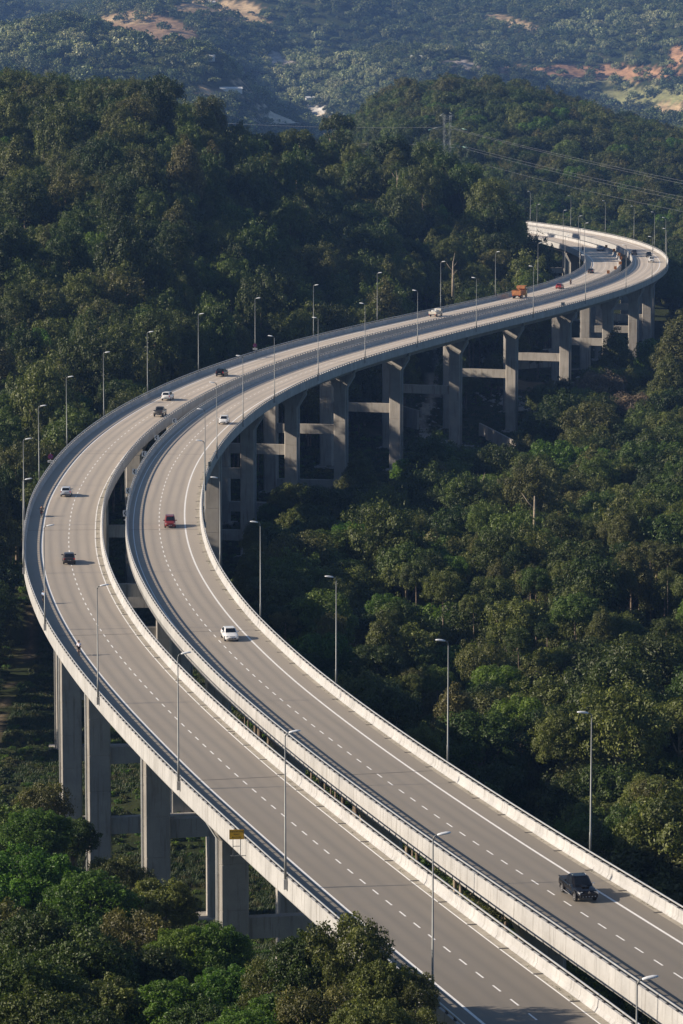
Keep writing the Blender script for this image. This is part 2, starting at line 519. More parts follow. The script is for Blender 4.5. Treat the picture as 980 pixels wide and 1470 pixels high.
def ground(x, y):
    x = np.asarray(x, float); y = np.asarray(y, float)
    base = np.interp(y, [-400, 0, 60, 100, 150, 200, 250, 300, 350, 430, 560, 700, 1100, 1500], [70, 60, 36, 20, 0, -11, -19, -27, -34, -40, -37, -31, -29, -27])
    lump = (vnoise(x, y, 60, 1) - .5) * 6 + (vnoise(x, y, 22, 2) - .5) * 2.5
    z = base + lump * np.interp(y, [0, 150, 400], [0, .4, 1]) * np.where(y < 1100, .55, 1)
    # wooded hill behind the left carriageway
    y0 = np.interp(x, _lx, _ly, left=575, right=1150) + 32
    top = np.interp(x, [-300, -160, -122, -65, -47, -25, 0, 26, 48, 57, 70], [50, 42, 40, 37, 27, 15, 13, 8, 2, -6, -26])
    t = np.clip((y - y0) / np.maximum(1230 - y0, 60), 0, 1)
    hill = -30 + (top + 30) * (0.35 * t + 0.65 * sstep(t))
    fall = np.where(x > -60, 1 - sstep((y - 1212) / 60), 1 - sstep((y - 1240) / 320))
    bumps = (vnoise(x, y, 75, 3) - .5) * 10 * np.clip(t * 3, 0, 1)
    hill = -30 + (hill + 30 + bumps) * fall
    z = np.where((y > y0) & (x < 80), np.maximum(z, hill), z)
    # second hill beyond the bend
    top2 = np.interp(x, [-250, -60, -4, 28, 80, 152, 196, 320, 500], [-10, -8, 3, 30, 38, 18, 8, 4, 20])
    t2 = sstep((y - 1400) / 600.)
    f2 = 1 - sstep((y - 2010) / 450.)
    h2 = -26 + (top2 + 26 + (vnoise(x, y, 110, 4) - .5) * 16 * t2) * t2 * f2
    z = np.where(y > 1400, np.maximum(z, h2), z)
    # rising side of the valley on the right
    h3 = -28 + np.clip((x - 122) * .33, 0, 60) * sstep((y - 350) / 400.) * (1 - sstep((y - 1500) / 500.))
    z = np.where(x > 122, np.maximum(z, h3 + lump), z)
    # far range
    zf = np.interp(y, [2000, 2600, 3200, 3600, 4500, 5200, 6500, 9000], [-25, -45, -42, 6, 100, 175, 215, 240])
    rid = (vnoise(x, y, 620, 5) - .5) * 120 + (vnoise(x + y * .3, y, 260, 6) - .5) * 120 + (vnoise(x, y, 90, 7) - .5) * 18
    zf = zf + rid * sstep((y - 3000) / 900.)
    zf = zf + 112 * np.exp(-((x + 285) / 175) ** 2 - ((y - 3350) / 260) ** 2) + 45 * np.exp(-((x + 120) / 60) ** 2 - ((y - 3250) / 150) ** 2)
    zf = zf - 46 * np.exp(-((x + 60) / 75) ** 2 - ((y - 3750) / 330) ** 2)
    z = np.where(y > 2000, np.maximum(zf, z - (y - 2000) * .2), z)
    dd = deck_dist(x, y)
    z = np.where(y < 1500, np.minimum(z, -11 + np.maximum(0, dd - 13) * .75 - np.where(y < 300, 0, 3)), z)
    return z

def ground1(x, y):
    return float(ground(np.array([x]), np.array([y]))[0])

# pixel-space footprints of cleared slopes (measured off the photograph) -> marks on the land itself
CLEARED = [  # cx, cy, rx, ry, colour index, angle
    (215, 44, 62, 17, 0, .22), (312, 12, 56, 9, 1, 0), (340, 25, 40, 10, 1, .3), (215, 64, 14, 4, 2, 0), (178, 27, 30, 5, 1, .1),
    (385, 165, 24, 16, 2, 0), (452, 155, 14, 8, 3, .3), (460, 172, 20, 6, 2, .2), (402, 88, 16, 15, 4, .6), (330, 134, 46, 6, 1, .05), (350, 118, 18, 4, 1, .0),
    (735, 102, 18, 7, 5, 0), (870, 104, 90, 8, 5, .04), (965, 106, 16, 6, 5, 0), (925, 138, 70, 14, 6, -.05), (960, 158, 35, 7, 1, -.1),
    (735, 35, 36, 7, 1, .25), (665, 94, 26, 6, 4, .1), (975, 78, 12, 14, 5, .9), (840, 118, 60, 4, 6, 0)]
CLEAR_COL = [(0.30, 0.20, 0.12), (0.42, 0.31, 0.18), (0.60, 0.50, 0.36), (0.65, 0.62, 0.56), (0.50, 0.44, 0.38), (0.36, 0.21, 0.12), (0.24, 0.24, 0.11)]
def cleared(x, y, z):
    px, py = project(x, y, z)
    col = np.zeros(np.shape(x), int) - 1
    w = (vnoise(x, y, 60, 12) - .72) * .8 + (vnoise(x, y, 22, 13) - .5) * .6
    for cx, cy, rx, ry, ci, an in CLEARED:
        if ci in (0, 1, 5): rx, ry = rx * 1.12, ry * 1.25
        dx, dy = px - cx, py - cy
        u = (dx * math.cos(an) + dy * math.sin(an)) / rx
        v = (-dx * math.sin(an) + dy * math.cos(an)) / ry
        col = np.where((u * u + v * v + w < 1) & (np.asarray(y) > 2900), ci, col)
    return col

def path_dist(x, y, pts):
    d = np.full(np.shape(x), 1e9)
    for (x0, y0), (x1, y1) in zip(pts[:-1], pts[1:]):
        vx, vy = x1 - x0, y1 - y0
        t = np.clip(((x - x0) * vx + (y - y0) * vy) / (vx * vx + vy * vy), 0, 1)
        d = np.minimum(d, np.hypot(x - x0 - t * vx, y - y0 - t * vy))
    return d
TRACK_L = [unproject(*p, -38) for p in ((62, 905), (55, 930), (38, 955), (25, 985), (8, 1020), (-6, 1060), (-30, 1120))]
TRACK_R = [unproject(*p, -29) for p in ((632, 540), (622, 575), (604, 600), (612, 625), (650, 632), (700, 640), (780, 655))]
TRACK_M = [unproject(*p, -36) for p in ((385, 826), (430, 818), (475, 812), (540, 822))]
PAINTED_SUN_G = [unproject(*p, -29) for p in ((640, 606), (700, 612), (745, 628), (800, 640))]  # grassy clearing, its sunlit patches painted as lighter ground colour
PAINTED_SUN_H = [unproject(*p, -28) for p in ((690, 552), (760, 545), (800, 560))]  # earth under the spans, sunlight put into its lighter colour
TRACK_F = [unproject(*p, -24) for p in ((740, 498), (790, 500), (850, 506), (900, 520))]

def build_ground():
    ys = np.concatenate([np.arange(-500, 100, 25), np.arange(100, 1300, 4.5), np.arange(1300, 2100, 8), np.arange(2100, 3000, 30), np.arange(3000, 5400, 9), np.arange(5400, 9600, 140)])
    u = np.linspace(-1, 1, 171)
    us = np.sign(u) * (np.abs(u) * .75 + .25 * np.abs(u) ** 9) 
    half = 95 + .135 * np.maximum(ys, 0)
    X = us[None, :] * half[:, None] * 1.25
    ext = np.sign(u) * np.clip((np.abs(u) - .93) / .07, 0, 1) ** 2 * 2600
    X = X + ext[None, :]
    Y = np.repeat(ys[:, None], len(u), 1)
    Z = ground(X, Y)
    nR, nC = X.shape
    V = np.stack([X, Y, Z], -1).reshape(-1, 3)
    i = np.arange(nR * nC).reshape(nR, nC)
    F = np.stack([i[:-1, :-1], i[:-1, 1:], i[1:, 1:], i[1:, :-1]], -1).reshape(-1, 4)
    me = bpy.data.meshes.new('ground')
    me.vertices.add(len(V)); me.vertices.foreach_set('co', V.ravel())
    me.loops.add(F.size); me.loops.foreach_set('vertex_index', F.ravel())
    me.polygons.add(len(F)); me.polygons.foreach_set('loop_start', np.arange(0, F.size, 4))
    me.polygons.foreach_set('use_smooth', np.ones(len(F), bool))
    me.update(calc_edges=True)
    col = np.zeros((len(V), 4)); col[:, 3] = 0
    x, y, z = V.T
    ci = cleared(x, y, z)
    for k, c in enumerate(CLEAR_COL):
        col[ci == k] = (*c, 1)
    near = y < 1300
    for tr, w, c in ((PAINTED_SUN_G, 9, (0.17, 0.165, 0.055)), (PAINTED_SUN_H, 7, (0.22, 0.17, 0.11)), (TRACK_L, .6, (0.15, 0.12, 0.08)), (TRACK_R, 2.2, (0.40, 0.36, 0.30)), (TRACK_M, 1.6, (0.24, 0.19, 0.13)), (TRACK_F, 2.6, (0.36, 0.32, 0.25))):
        d = path_dist(x, y, tr) + (vnoise(x, y, 7, 21) - .5) * 2
        col[near & (d < w)] = (*c, 1)
    at = me.color_attributes.new('bare', 'FLOAT_COLOR', 'POINT')
    at.data.foreach_set('color', col.ravel())
    m, t, b = new_mat('forest_floor_and_bare_earth')
    a = t.nodes.new('ShaderNodeAttribute'); a.attribute_name = 'bare'
    n1 = noise(t, 0.08, 6); n2 = noise(t, 0.6, 6)
    g = ramp(t, n1, [(0.35, (0.022, 0.034, 0.010)), (0.55, (0.038, 0.048, 0.016)), (0.72, (0.075, 0.065, 0.034))])
    g = mix(t, 0.7, g, ramp(t, n2, [(0.3, (0.55,) * 3), (0.7, (1.3,) * 3)]), 'MULTIPLY')
    n3 = noise(t, 0.05, 8, rough=.75, stretch=(1, .4, 2.5))
    br = mix(t, 1.0, a.outputs['Color'], ramp(t, n3, [(0.38, (0.45,) * 3), (0.6, (1.3,) * 3)]), 'MULTIPLY')
    t.links.new(mix(t, a.outputs['Alpha'], g, br), b.inputs['Base Color'])
    b.inputs['Roughness'].default_value = 0.95
    b.inputs['Specular IOR Level'].default_value = 0.1
    bump(t, b, n2, 0.8, 0.5)
    me.materials.append(m)
    o = link('ground', me)
    return tag(o, 'valley floor and wooded hills under the viaducts, rising to far bare slopes', None, None, 'structure')
build_ground()

# ------------------------------------------------------------------ viaducts
def strip(path, s0, s1, o0, o1, dz, step=2.0, uv=False, taper=None):
    n = max(2, int(round((s1 - s0) / step)) + 1)
    ss = np.linspace(s0, s1, n)
    vs, fs, uvs = [], [], []
    for s in ss:
        for o in (o0, o1):
            vs.append(path.at(s, o, dz)); uvs.append((o, s))
    for i in range(n - 1):
        fs.append((2 * i, 2 * i + 1, 2 * i + 3, 2 * i + 2))
    return vs, fs, uvs

def strip_obj(name, mat_, parent, *a, **k):
    vs, fs, uvs = strip(*a, **k)
    mb = MB(); mb.add(vs, fs)
    o = mb.build(name, mat_, parent)
    if k.get('uv'):
        l = o.data.uv_layers.new(name='UVMap')
        idx = np.empty(len(o.data.loops), int)
        o.data.loops.foreach_get('vertex_index', idx)
        l.data.foreach_set('uv', np.array(uvs)[idx].ravel())
    return o

def profile_loft(path, s0, s1, prof, step=2.0, caps=True, smooth=False):
    n = max(2, int(round((s1 - s0) / step)) + 1)
    rings = [[path.at(s, o, z) for o, z in prof] for s in np.linspace(s0, s1, n)]
    mb = MB(); mb.loft(rings, caps=caps, smooth=smooth)
    return mb

PIER_Y = [236, 283, 334, 378, 428, 472, 517, 560, 603, 646, 688, 730, 770, 811, 855, 899, 948, 999, 1046, 1093, 1140, 1187, 1235, 1285, 1336, 1385]
PIER_S = []
for yy in PIER_Y:
    if yy < 1187:
        PIER_S.append(RP.s_at_y(yy))
PIER_S += [PIER_S[-1] + 49 * k for k in range(1, 5)]
PIER_S.insert(0, PIER_S[0] - 47)
LP_PIER_S = []
for s in PIER_S:
    q = RP.at(s, 0)
    LP_PIER_S.append(LP.s_near(q.x, q.y))

def build_viaduct(path, side, label):
    aL, aR = SPEC[id(path)]
    out = 1 if side == 'right' else -1          # outer side of the bend pair: where lamps and pipes hang
    root = thing('viaduct', label, 'viaduct')
    root.empty_display_size = 5
    Ltot = path.len - 2
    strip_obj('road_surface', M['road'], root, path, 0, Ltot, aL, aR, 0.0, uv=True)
    # box girder with cantilever slabs
    c = (aL + aR) / 2
    hw = (aR - aL) / 2 + .38
    prof = [(c - hw, -.06), (c - hw, -.30), (c - 3.3, -.62), (c - 2.6, -2.5), (c + 2.6, -2.5), (c + 3.3, -.62), (c + hw, -.30), (c + hw, -.06)]
    profile_loft(path, 0, Ltot, prof, 3.0).build('box_girder', M['girder'], root)
    # parapets in separate ~10 m panels
    bn = 0
    for sg, a in ((-1, aL), (1, aR)):
        pr = [(0, 0.0), (.06, .10), (.20, .34), (.26, .92), (.46, .92), (.48, -.05), (.50, -.78), (.44, -.9), (.385, -.78), (.385, -.02)]
        pr = [(a + sg * u, z) for u, z in pr]
        if sg > 0: pr = pr[::-1]
        s = 0.0
        while s < Ltot - 1:
            e = min(s + 10.0, Ltot)
            profile_loft(path, s + .02, e - .02, pr, 2.5).build('parapet_panel', M['barrier'], root)
            s = e
    # hand rail and its brackets
    for sg, a in ((-1, aL), (1, aR)):
        o = a + sg * .36
        rl = [(o - .06, 1.19), (o - .045, 1.27), (o + .045, 1.27), (o + .06, 1.19), (o + .03, 1.14), (o - .03, 1.14)]
        profile_loft(path, 0, Ltot, rl, 2.5, smooth=True).build('hand_rail', M['rail'], root)
    mb = MB()
    mb.hexa([(-.22, -.08, .92), (.22, -.08, .92), (.22, .08, .92), (-.22, .08, .92)], [(-.06, -.04, 1.15), (.06, -.04, 1.15), (.06, .04, 1.15), (-.06, .04, 1.15)])
    pm = mb.mesh('rail_bracket', M['post'])
    rest = MB()
    cnt = 0
    s = 1.0
    while s < Ltot:
        for sg, a in ((-1, aL), (1, aR)):
            p = path.at(s, a + sg * .36)
            h = path.heading(s)
            if cnt < 292 and p.y > 225:
                o = link('rail_bracket', pm, root)
                o.location = p; o.rotation_euler = (0, 0, h)
                cnt += 1
            else:
                mt = Matrix.Rotation(h, 3, 'Z')
                rest.add([mt @ Vector(v) + p for v in mb.v], mb.f)
        s += 2.05
    tag(rest.build('rail_brackets_beyond', M['post'], root), kind='stuff')
    # markings
    for off, w in ((-LANE, .24 if side == 'left' else .14), (LANE, .14 if side == 'left' else .24)):
        strip_obj('edge_line', M['paint'], root, path, 0, Ltot, off - w / 2, off + w / 2, 0.004, uv=False)
    s, n = 40.0, 0
    far = MB()
    while s < Ltot - 5:
        vs, fs, _ = strip(path, s, s + 1.9, -.075, .075, .004, step=1.0)
        if n < 290:
            mb2 = MB(); mb2.add(vs, fs); mb2.build('lane_dash', M['paint'], root)
        else:
            far.add(vs, fs)
        n += 1
        s += 4.25
    tag(far.build('distant_lane_dashes', M['paint'], root), kind='stuff')
    # inner gutter strip with scuppers
    if side == 'left':
        g0, g1 = aR - .62, aR - .02
    else:
        g0, g1 = aR - .5, aR - .02
    s = 40.0
    while s < min(Ltot, 760):
        strip_obj('gutter_slab', M['gutter'], root, path, s + .12, s + 8.3, g0, g1, .012)
        mb2 = MB()
        q = path.at(s, (g0 + g1) / 2, .012)
        mb2.box((0, 0, 0), (.28, .85, .03))
        o = mb2.build('scupper', M['joint'], root)
        o.location = q; o.rotation_euler = (0, 0, path.heading(s))
        s += 8.5
    # expansion joints
    for s in (PIER_S if side == 'right' else LP_PIER_S)[1::2]:
        if s < Ltot - 3:
            strip_obj('expansion_joint', M['joint'], root, path, s - .09, s + .09, aL + .05, aR - .05, .007)
    # piers
    stations = PIER_S if side == 'right' else LP_PIER_S
    for s in stations:
        if s > Ltot - 3 or s < 4:
            continue
        p = path.at(s, c)
        h = path.heading(s)
        T = Vector((math.cos(h), math.sin(h), 0)); N = Vector((T.y, -T.x, 0))
        zg = ground1(p.x, p.y)
        zt = p.z - 2.52
        mb2 = MB()
        def ring(z, w, d, ch=.18):
            return [Vector((p.x, p.y, 0)) + N * a_ + T * b_ + Vector((0, 0, z)) for a_, b_ in
                    ((-w + ch, -d), (w - ch, -d), (w, -d + ch), (w, d - ch), (w - ch, d), (-w + ch, d), (-w, d - ch), (-w, -d + ch))]
        rings = []
        z = zg - 1.5
        ztop = zt - 3.3
        W, Dd = 1.42, 1.1
        while z < ztop - 1:
            e = min(z + 4.6, ztop)
            rings += [ring(z + .05, W, Dd), ring(e - .05, W, Dd), ring(e - .04, W - .035, Dd - .035), ring(e + .01, W - .035, Dd - .035)]
            z = e
        rings += [ring(ztop, W, Dd), ring(ztop + .5, W + .35, Dd), ring(zt - .75, 2.75, Dd), ring(zt - .45, 2.95, Dd), ring(zt, 2.95, Dd)]
        mb2.loft(rings)
        # bearing plinths and base
        mb2.cur = 0
        pier = mb2.build('pier', M['pier'], root)
        fb = MB()
        fb.loft([ring(zg - 2, 2.6, 2.2, .05), ring(zg + .35, 2.6, 2.2, .05)])
        fb.build('footing', M['pier'], pier)
        bb = MB()
        R3 = Matrix.Rotation(h, 3, 'Z')
        for k in (-1.9, 1.9):
            bb.box(Vector((p.x, p.y, zt + .03)) + N * k, (.7, .8, .12), R3)
        bb.build('bearing', M['joint'], pier)
        # rain water pipes
        for j, (dt, w0) in enumerate(((-.55, .11), (.05, .11))):
            pb = MB()
            x1 = (W + .16) * out
            x3 = (3.15) * out
            base = Vector((p.x, p.y, 0)) + T * dt
            pts = [base + N * (hw - .5 + (c * 0)) * out * .86 + Vector((0, 0, p.z - .5)),
                   base + N * x3 + Vector((0, 0, p.z - 1.5)), base + N * x3 + Vector((0, 0, zt - .65)),
                   base + N * x1 + Vector((0, 0, ztop + .1)), base + N * x1 + Vector((0, 0, zg - .3))]
            pb.tube(pts, w0, 8)
            zz = zg + 2
            while zz < ztop:
                pb.box(base + N * (x1 * .96) + Vector((0, 0, zz)), (.16, .34, .06), R3)
                zz += 4.6
            pb.build('rain_pipe', M['pipe'], pier)
        hb = MB()
        hb.box(Vector((p.x, p.y, p.z - 1.9)) + N * 3.12 * out + T * -.25, (1.25, .5, .9), R3)
        hb.build('pipe_hopper', M['pier'], pier)
    return root

VL = build_viaduct(LP, 'left', 'left-hand curving concrete viaduct carrying traffic away from the viewer')
VR = build_viaduct(RP, 'right', 'right-hand curving concrete viaduct carrying traffic towards the viewer')
VR.name = 'viaduct.001'

# transverse beams tying each pair of piers
for i, (sr, sl) in enumerate(zip(PIER_S, LP_PIER_S)):
    if sr > RP.len - 5 or sl > LP.len - 5 or sl < 5:
        continue
    a = LP.at(sl, -.8); b = RP.at(sr, .8)
    d = Vector((b.x - a.x, b.y - a.y, 0)); ln = d.length
    d.normalize()
    n = Vector((-d.y, d.x, 0))
    levels = ([-14.6, -27.0] if a.y < 790 else [-14.0]) if a.y > 560 else ([-16.3] if a.y < 400 else [-18.3, -27.2])
    for z in levels:
        z = z + 0.0
        p0 = Vector((a.x, a.y, z)) + d * 1.35; p1 = Vector((b.x, b.y, z)) - d * 1.35
        mb = MB()
        rings = []
        for q in (p0, p1):
            rings.append([q + n * .6 + Vector((0, 0, -2.1)), q - n * .6 + Vector((0, 0, -2.1)), q - n * .6, q - n * .45 + Vector((0, 0, .0)), q + n * .6])
        mb.loft(rings)
        mb.build('tie_beam', M['pier'], VR)

# ------------------------------------------------------------------ street lamps
def lamp_template():
    root = thing('street_lamp', 'x', 'street lamp')
    mb = MB()
    mb.tube([(0, 0, 0), (0, 0, 2.2), (0, 0, 2.25), (0, 0, 12.3)], [.12, .115, .085, .05], 10)
    mb.build('pole', M['pole'], root)
    mb = MB(); mb.tube([(0, 0, 12.25), (.12, 0, 12.5), (.3, 0, 12.56), (.45, 0, 12.58)], [.06, .055, .05, .05], 8)
    mb.build('arm', M['pole'], root)
    mb = MB()
    rings = []
    for x, w, t0, t1 in ((.30, .05, -.04, .05), (.35, .12, -.06, .09), (.6, .16, -.07, .13), (.95, .17, -.06, .14), (1.2, .13, -.04, .10), (1.3, .05, 0, .05)):
        zc = 12.57 + (x - .35) * .12
        rings.append([(x, w * math.cos(q), zc + (t1 if math.sin(q) > 0 else -t0) * math.sin(q)) for q in [2 * math.pi * k / 10 for k in range(10)]])
    mb.loft(rings, smooth=True)
    mb.build('lamp_head', M['lamp'], root)
    mb = MB(); mb.box((0, 0, -.15), (.38, .42, .8)); mb.box((0, 0, .28), (.3, .3, .05))
    mb.build('base_bracket', M['barrier'], root)
    return root
TOP_L = [(928, 1390), (623, 1197), (411, 1053), (257, 935), (142, 838), (68, 752), (37, 687), (36, 631), (57, 584), (96, 542), (149, 508), (212, 478), (284, 452), (366, 431), (450, 408), (542, 392), (632, 377), (711, 364), (773, 354), (812, 342), (835, 333), (840, 320.6), (830, 310.6), (808.6, 301.4), (771, 293)]
TOP_R = [(851, 1025), (641, 920), (480, 830), (372, 752), (313, 688), (290, 634), (291, 587), (308, 548), (349, 513), (396, 487), (457, 460), (525, 437), (600, 417.5), (683, 399), (766, 381), (840, 365), (899, 351.6), (936, 339.5), (953, 325), (953, 316), (938.6, 306.6), (910, 298), (869, 288.6), (820, 281), (761, 274)]
def lamp_stations(path, off, tops):
    ss = np.arange(2, path.len - 3, 1.0)
    P = np.array([tuple(path.at(s_, off, .5 + 12.55)) for s_ in ss])
    px, py = project(P[:, 0], P[:, 1], P[:, 2])
    out = []
    lo = 0
    for x, y in tops:
        e = ((px - x) ** 2 + (py - y) ** 2)
        e[:lo] = 1e9
        i = int(np.argmin(e)); out.append(float(ss[i])); lo = min(i + 25, len(ss) - 2)
    return out
ORD = ['first', 'second', 'third', 'fourth', 'fifth', 'sixth', 'seventh', 'eighth', 'ninth', 'tenth', 'eleventh', 'twelfth', 'thirteenth', 'fourteenth', 'fifteenth', 'sixteenth', 'seventeenth', 'eighteenth', 'nineteenth', 'twentieth',
       'twenty-first', 'twenty-second', 'twenty-third', 'twenty-fourth', 'twenty-fifth', 'twenty-sixth', 'twenty-seventh', 'twenty-eighth', 'twenty-ninth', 'thirtieth']
lamp0 = lamp_template()
first = True
for path, tops, side in ((LP, TOP_L, 'left'), (RP, TOP_R, 'right')):
    ss = lamp_stations(path, -6.82 if side == 'left' else 6.82, tops)
    print(side, [round(b - a) for a, b in zip(ss[:-1], ss[1:])])
    aL, aR = SPEC[id(path)]
    for k, s in enumerate(ss):
        o = lamp0 if first else copy_tree(lamp0)
        first = False
        off = aL - .62 if side == 'left' else aR + .62
        o.location = path.at(s, off, .5)
        h = path.heading(s)
        # arms reach over their own road; the far ones keep facing the camera side as they turn with the road
        o.rotation_euler = (0, 0, h - math.pi / 2 if side == 'left' else h + math.pi / 2)
        o['label'] = f"street lamp on the {side} viaduct's outer parapet, {ORD[k]} up from the bottom edge"
        o['group'] = 'street lamps along the viaducts'

# ------------------------------------------------------------------ signs
def text_mesh(txt, size, mat_, parent, loc, rot, name='lettering', extrude=.004):
    cu = bpy.data.curves.new('txt', 'FONT')
    cu.body = txt; cu.size = size; cu.align_x = 'CENTER'; cu.align_y = 'CENTER'; cu.extrude = extrude; cu.resolution_u = 2
    tmp = bpy.data.objects.new('txt', cu)
    C.objects.link(tmp)
    dg = bpy.context.evaluated_depsgraph_get()
    me = bpy.data.meshes.new_from_object(tmp.evaluated_get(dg))
    bpy.data.objects.remove(tmp)
    me.materials.clear(); me.materials.append(mat_)
    o = link(name, me, parent)
    o.location = loc; o.rotation_euler = rot
    return o

# yellow board hung outside the left parapet
ys = LP.s_at_y(298.2)
p = LP.at(ys, -7.5, .35)
t = thing('warning_board', 'yellow rectangular sign with three lines of black lettering on two thin legs', 'sign', p, rad(4))
mb = MB(); mb.box((0, 0, 1.15), (1.28, .05, .86)); mb.build('board', M['sign_yellow'], t)
for k, (tx, sz, dz) in enumerate((('KENDERAAN', .185, .25), ('BERAT', .185, 0), ('IKUT KIRI', .185, -.25))):
    text_mesh(tx, sz, M['ink'], t, (0, -.03, 1.15 + dz), (math.pi / 2, 0, 0))
mb = MB()
for z in (.74, 1.56): mb.box((0, -.03, z), (1.22, .008, .02))
for x in (-.6, .6): mb.box((x, -.03, 1.15), (.02, .008, .8))
mb.build('board_border', M['ink'], t)
for x in (-.32, .32):
    mb = MB(); mb.box((x, .03, .15), (.06, .06, 1.9)); mb.build('leg', M['galv'], t)
mb = MB(); mb.box((.2, .03, -.75), (1.5, .06, .06)); mb.box((.92, .2, -.75), (.06, .5, .06)); mb.box((0, .03, .1), (.7, .05, .05)); mb.build('brace', M['galv'], t)

def no_stop(x, y, label, first_=None):
    X, Y = unproject(x, y + 10, 1.0, True)
    s = LP.s_near(X, Y); q = LP.at(s, -6.55)
    t = thing('no_stopping_sign', label, 'sign', q, rad(-2), 'round red and blue signs on the left parapet')
    mb = MB(); mb.tube([(0, 0, -.3), (0, 0, 3.2)], .045, 8); mb.build('post', M['galv'], t)
    mb = MB(); mb.tube([(0, -.03, 2.55), (0, -.06, 2.55)], .45, 24, smooth=False); mb.build('disc', M['sign_red'], t)
    mb = MB(); mb.tube([(0, -.061, 2.55), (0, -.07, 2.55)], .36, 24, smooth=False); mb.build('disc_centre', M['sign_blue'], t)
    mb = MB()
    for a in (45, -45):
        mb.box((0, -.075, 2.55), (.1, .012 + (.002 if a > 0 else 0), .74), Matrix.Rotation(rad(a), 3, 'Y'))
    mb.build('cross_bars', M['sign_red'], t)
    mb = MB(); mb.box((0, -.05, 1.75), (1.0, .03, .38)); mb.build('plate', M['sign_white'], t)
    mb = MB()
    for x in (-.26, 0, .24): mb.box((x, -.068, 1.75), (.17, .006, .16))
    mb.build('plate_marks', M['ink'], t)
    return t
no_stop(73, 658, 'round red and blue sign over white plate at the left bulge of the left viaduct')
no_stop(387.5, 496, 'round red and blue sign over white plate beside the far straight of left viaduct')

def chevron(path, s, off, size, face, label, group, yaw=0.0, right=True):
    q = path.at(s, off, .9)
    t = thing('chevron_sign', label, 'sign', q, yaw, group)
    mb = MB(); mb.box((0, .05, .35), (.09, .06, 1.5)); mb.box((0, .05, -.15), (.5, .3, .12)); mb.build('bracket', M['galv'], t)
    mb = MB(); mb.box((0, 0, .85), (size, .04, size * 1.15)); mb.build('board', M[face], t)
    mb = MB(); sgn = 1 if right else -1; h = size * .45
    for zz in (1, -1):
        mb.add([(-sgn * .12 * size, -.023, .85 + zz * h), (sgn * .12 * size, -.023, .85 + zz * h), (sgn * .34 * size, -.023, .85), (sgn * .08 * size, -.023, .85)], [(0, 1, 2, 3)])
    mb.build('chevron_mark', M['ink'], t)
    return t
for k, (y, nm) in enumerate(zip((637, 612, 590, 568, 546, 522), ('topmost', 'second from the top', 'third from the top', 'third from the bottom', 'second from the bottom', 'lowest'))):
    chevron(RP, RP.s_at_y(y), -5.05, .8, 'sign_white', f'white bend marker between the viaducts, {nm} of six', 'white bend markers between the viaducts', 0.1, False)
for k, (x, y) in enumerate(((873, 352), (882, 357.6), (889, 363.5), (891, 369), (889, 376), (883, 383), (873.5, 389))):
    X, Y = unproject(x, y + 5, 1.0, True)
    s = LP.s_near(X, Y)
    chevron(LP, s, 5.0, .85, 'sign_orange', f'orange chevron board on the tight far bend, {ORD[k]} of seven from the top', 'orange chevron boards on the far bend', 0.0, False)
# two roadside boards seen from behind or edge on
for (x, y), lab, yaw in (((303, 672), 'dark sign seen from its back on the parapet below the small white car', 1.2), ((819, 440), 'pale grey sign seen from its back on the near parapet below the red car', .4)):
    X, Y = unproject(x, y, .9, True)
    s = RP.s_near(X, Y); q = RP.at(s, 6.7)
    t = thing('roadside_sign', lab, 'sign', q, yaw)
    mb = MB(); mb.box((-.35, 0, .6), (.06, .06, 2.6)); mb.box((.35, 0, .6), (.06, .06, 2.6)); mb.build('posts', M['galv'], t)
    mb = MB(); mb.box((0, -.05, 1.5), (1.1, .04, .9)); mb.build('board', M['galv'], t)
    mb = MB()
    for z in (1.25, 1.75): mb.box((0, -.09, z), (1.0, .04, .06))
    mb.build('stiffener', M['post'], t)

# ------------------------------------------------------------------ vehicles
def road_pos(px, py, path, off=None):
    X, Y = unproject(px, py, 0, True)
    s = path.s_near(X, Y)
    q = path.at(s)
    h = path.heading(s)
    n = Vector((math.sin(h), -math.cos(h), 0))
    o = (Vector((X, Y, 0)) - Vector((q.x, q.y, 0))).dot(n) if off is None else off
    return path.at(s, o, .012), h, s

def wheel(root, x, y, r, w, rimmat='rim'):
    mb = MB()
    sg = 1 if y > 0 else -1
    prof = [(0, r * .93), (w * .15, r), (w * .85, r), (w, r * .93)]
    n = 18
    rings = []
    for d, rr in prof:
        rings.append([(x + rr * math.cos(2 * math.pi * k / n), y + sg * (d - w * .8), r + rr * math.sin(2 * math.pi * k / n)) for k in range(n)])
    mb.loft(rings if sg > 0 else [g[::-1] for g in rings], smooth=False)
    wh = mb.build('wheel', M['tyre'], root)
    mb = MB()
    yo = y + sg * (w * .2 + .012)
    R1, R0 = r * .62, r * .16
    for k in range(5):
        a = 2 * math.pi * k / 5
        for da, rr in ((-.34, 1), (.34, 1)):
            pass
        mb.add([(x + R0 * math.cos(a - .5), yo, r + R0 * math.sin(a - .5)), (x + R1 * math.cos(a - .3), yo, r + R1 * math.sin(a - .3)),
                (x + R1 * math.cos(a + .3), yo, r + R1 * math.sin(a + .3)), (x + R0 * math.cos(a + .5), yo, r + R0 * math.sin(a + .5))], [(0, 1, 2, 3) if sg < 0 else (3, 2, 1, 0)])
    mb.tube([(x, yo - sg * .02, r), (x, yo + sg * .004, r)], R0 * 1.3, 8, smooth=False)
    n = 18
    ri = [[(x + q * math.cos(2 * math.pi * k / n), yo - sg * dd, r + q * math.sin(2 * math.pi * k / n)) for k in range(n)] for q, dd in ((R1 * .93, 0), (R1 * 1.08, 0))]
    mb.loft(ri, caps=False)
    mb.build('rim', M[rimmat], wh)

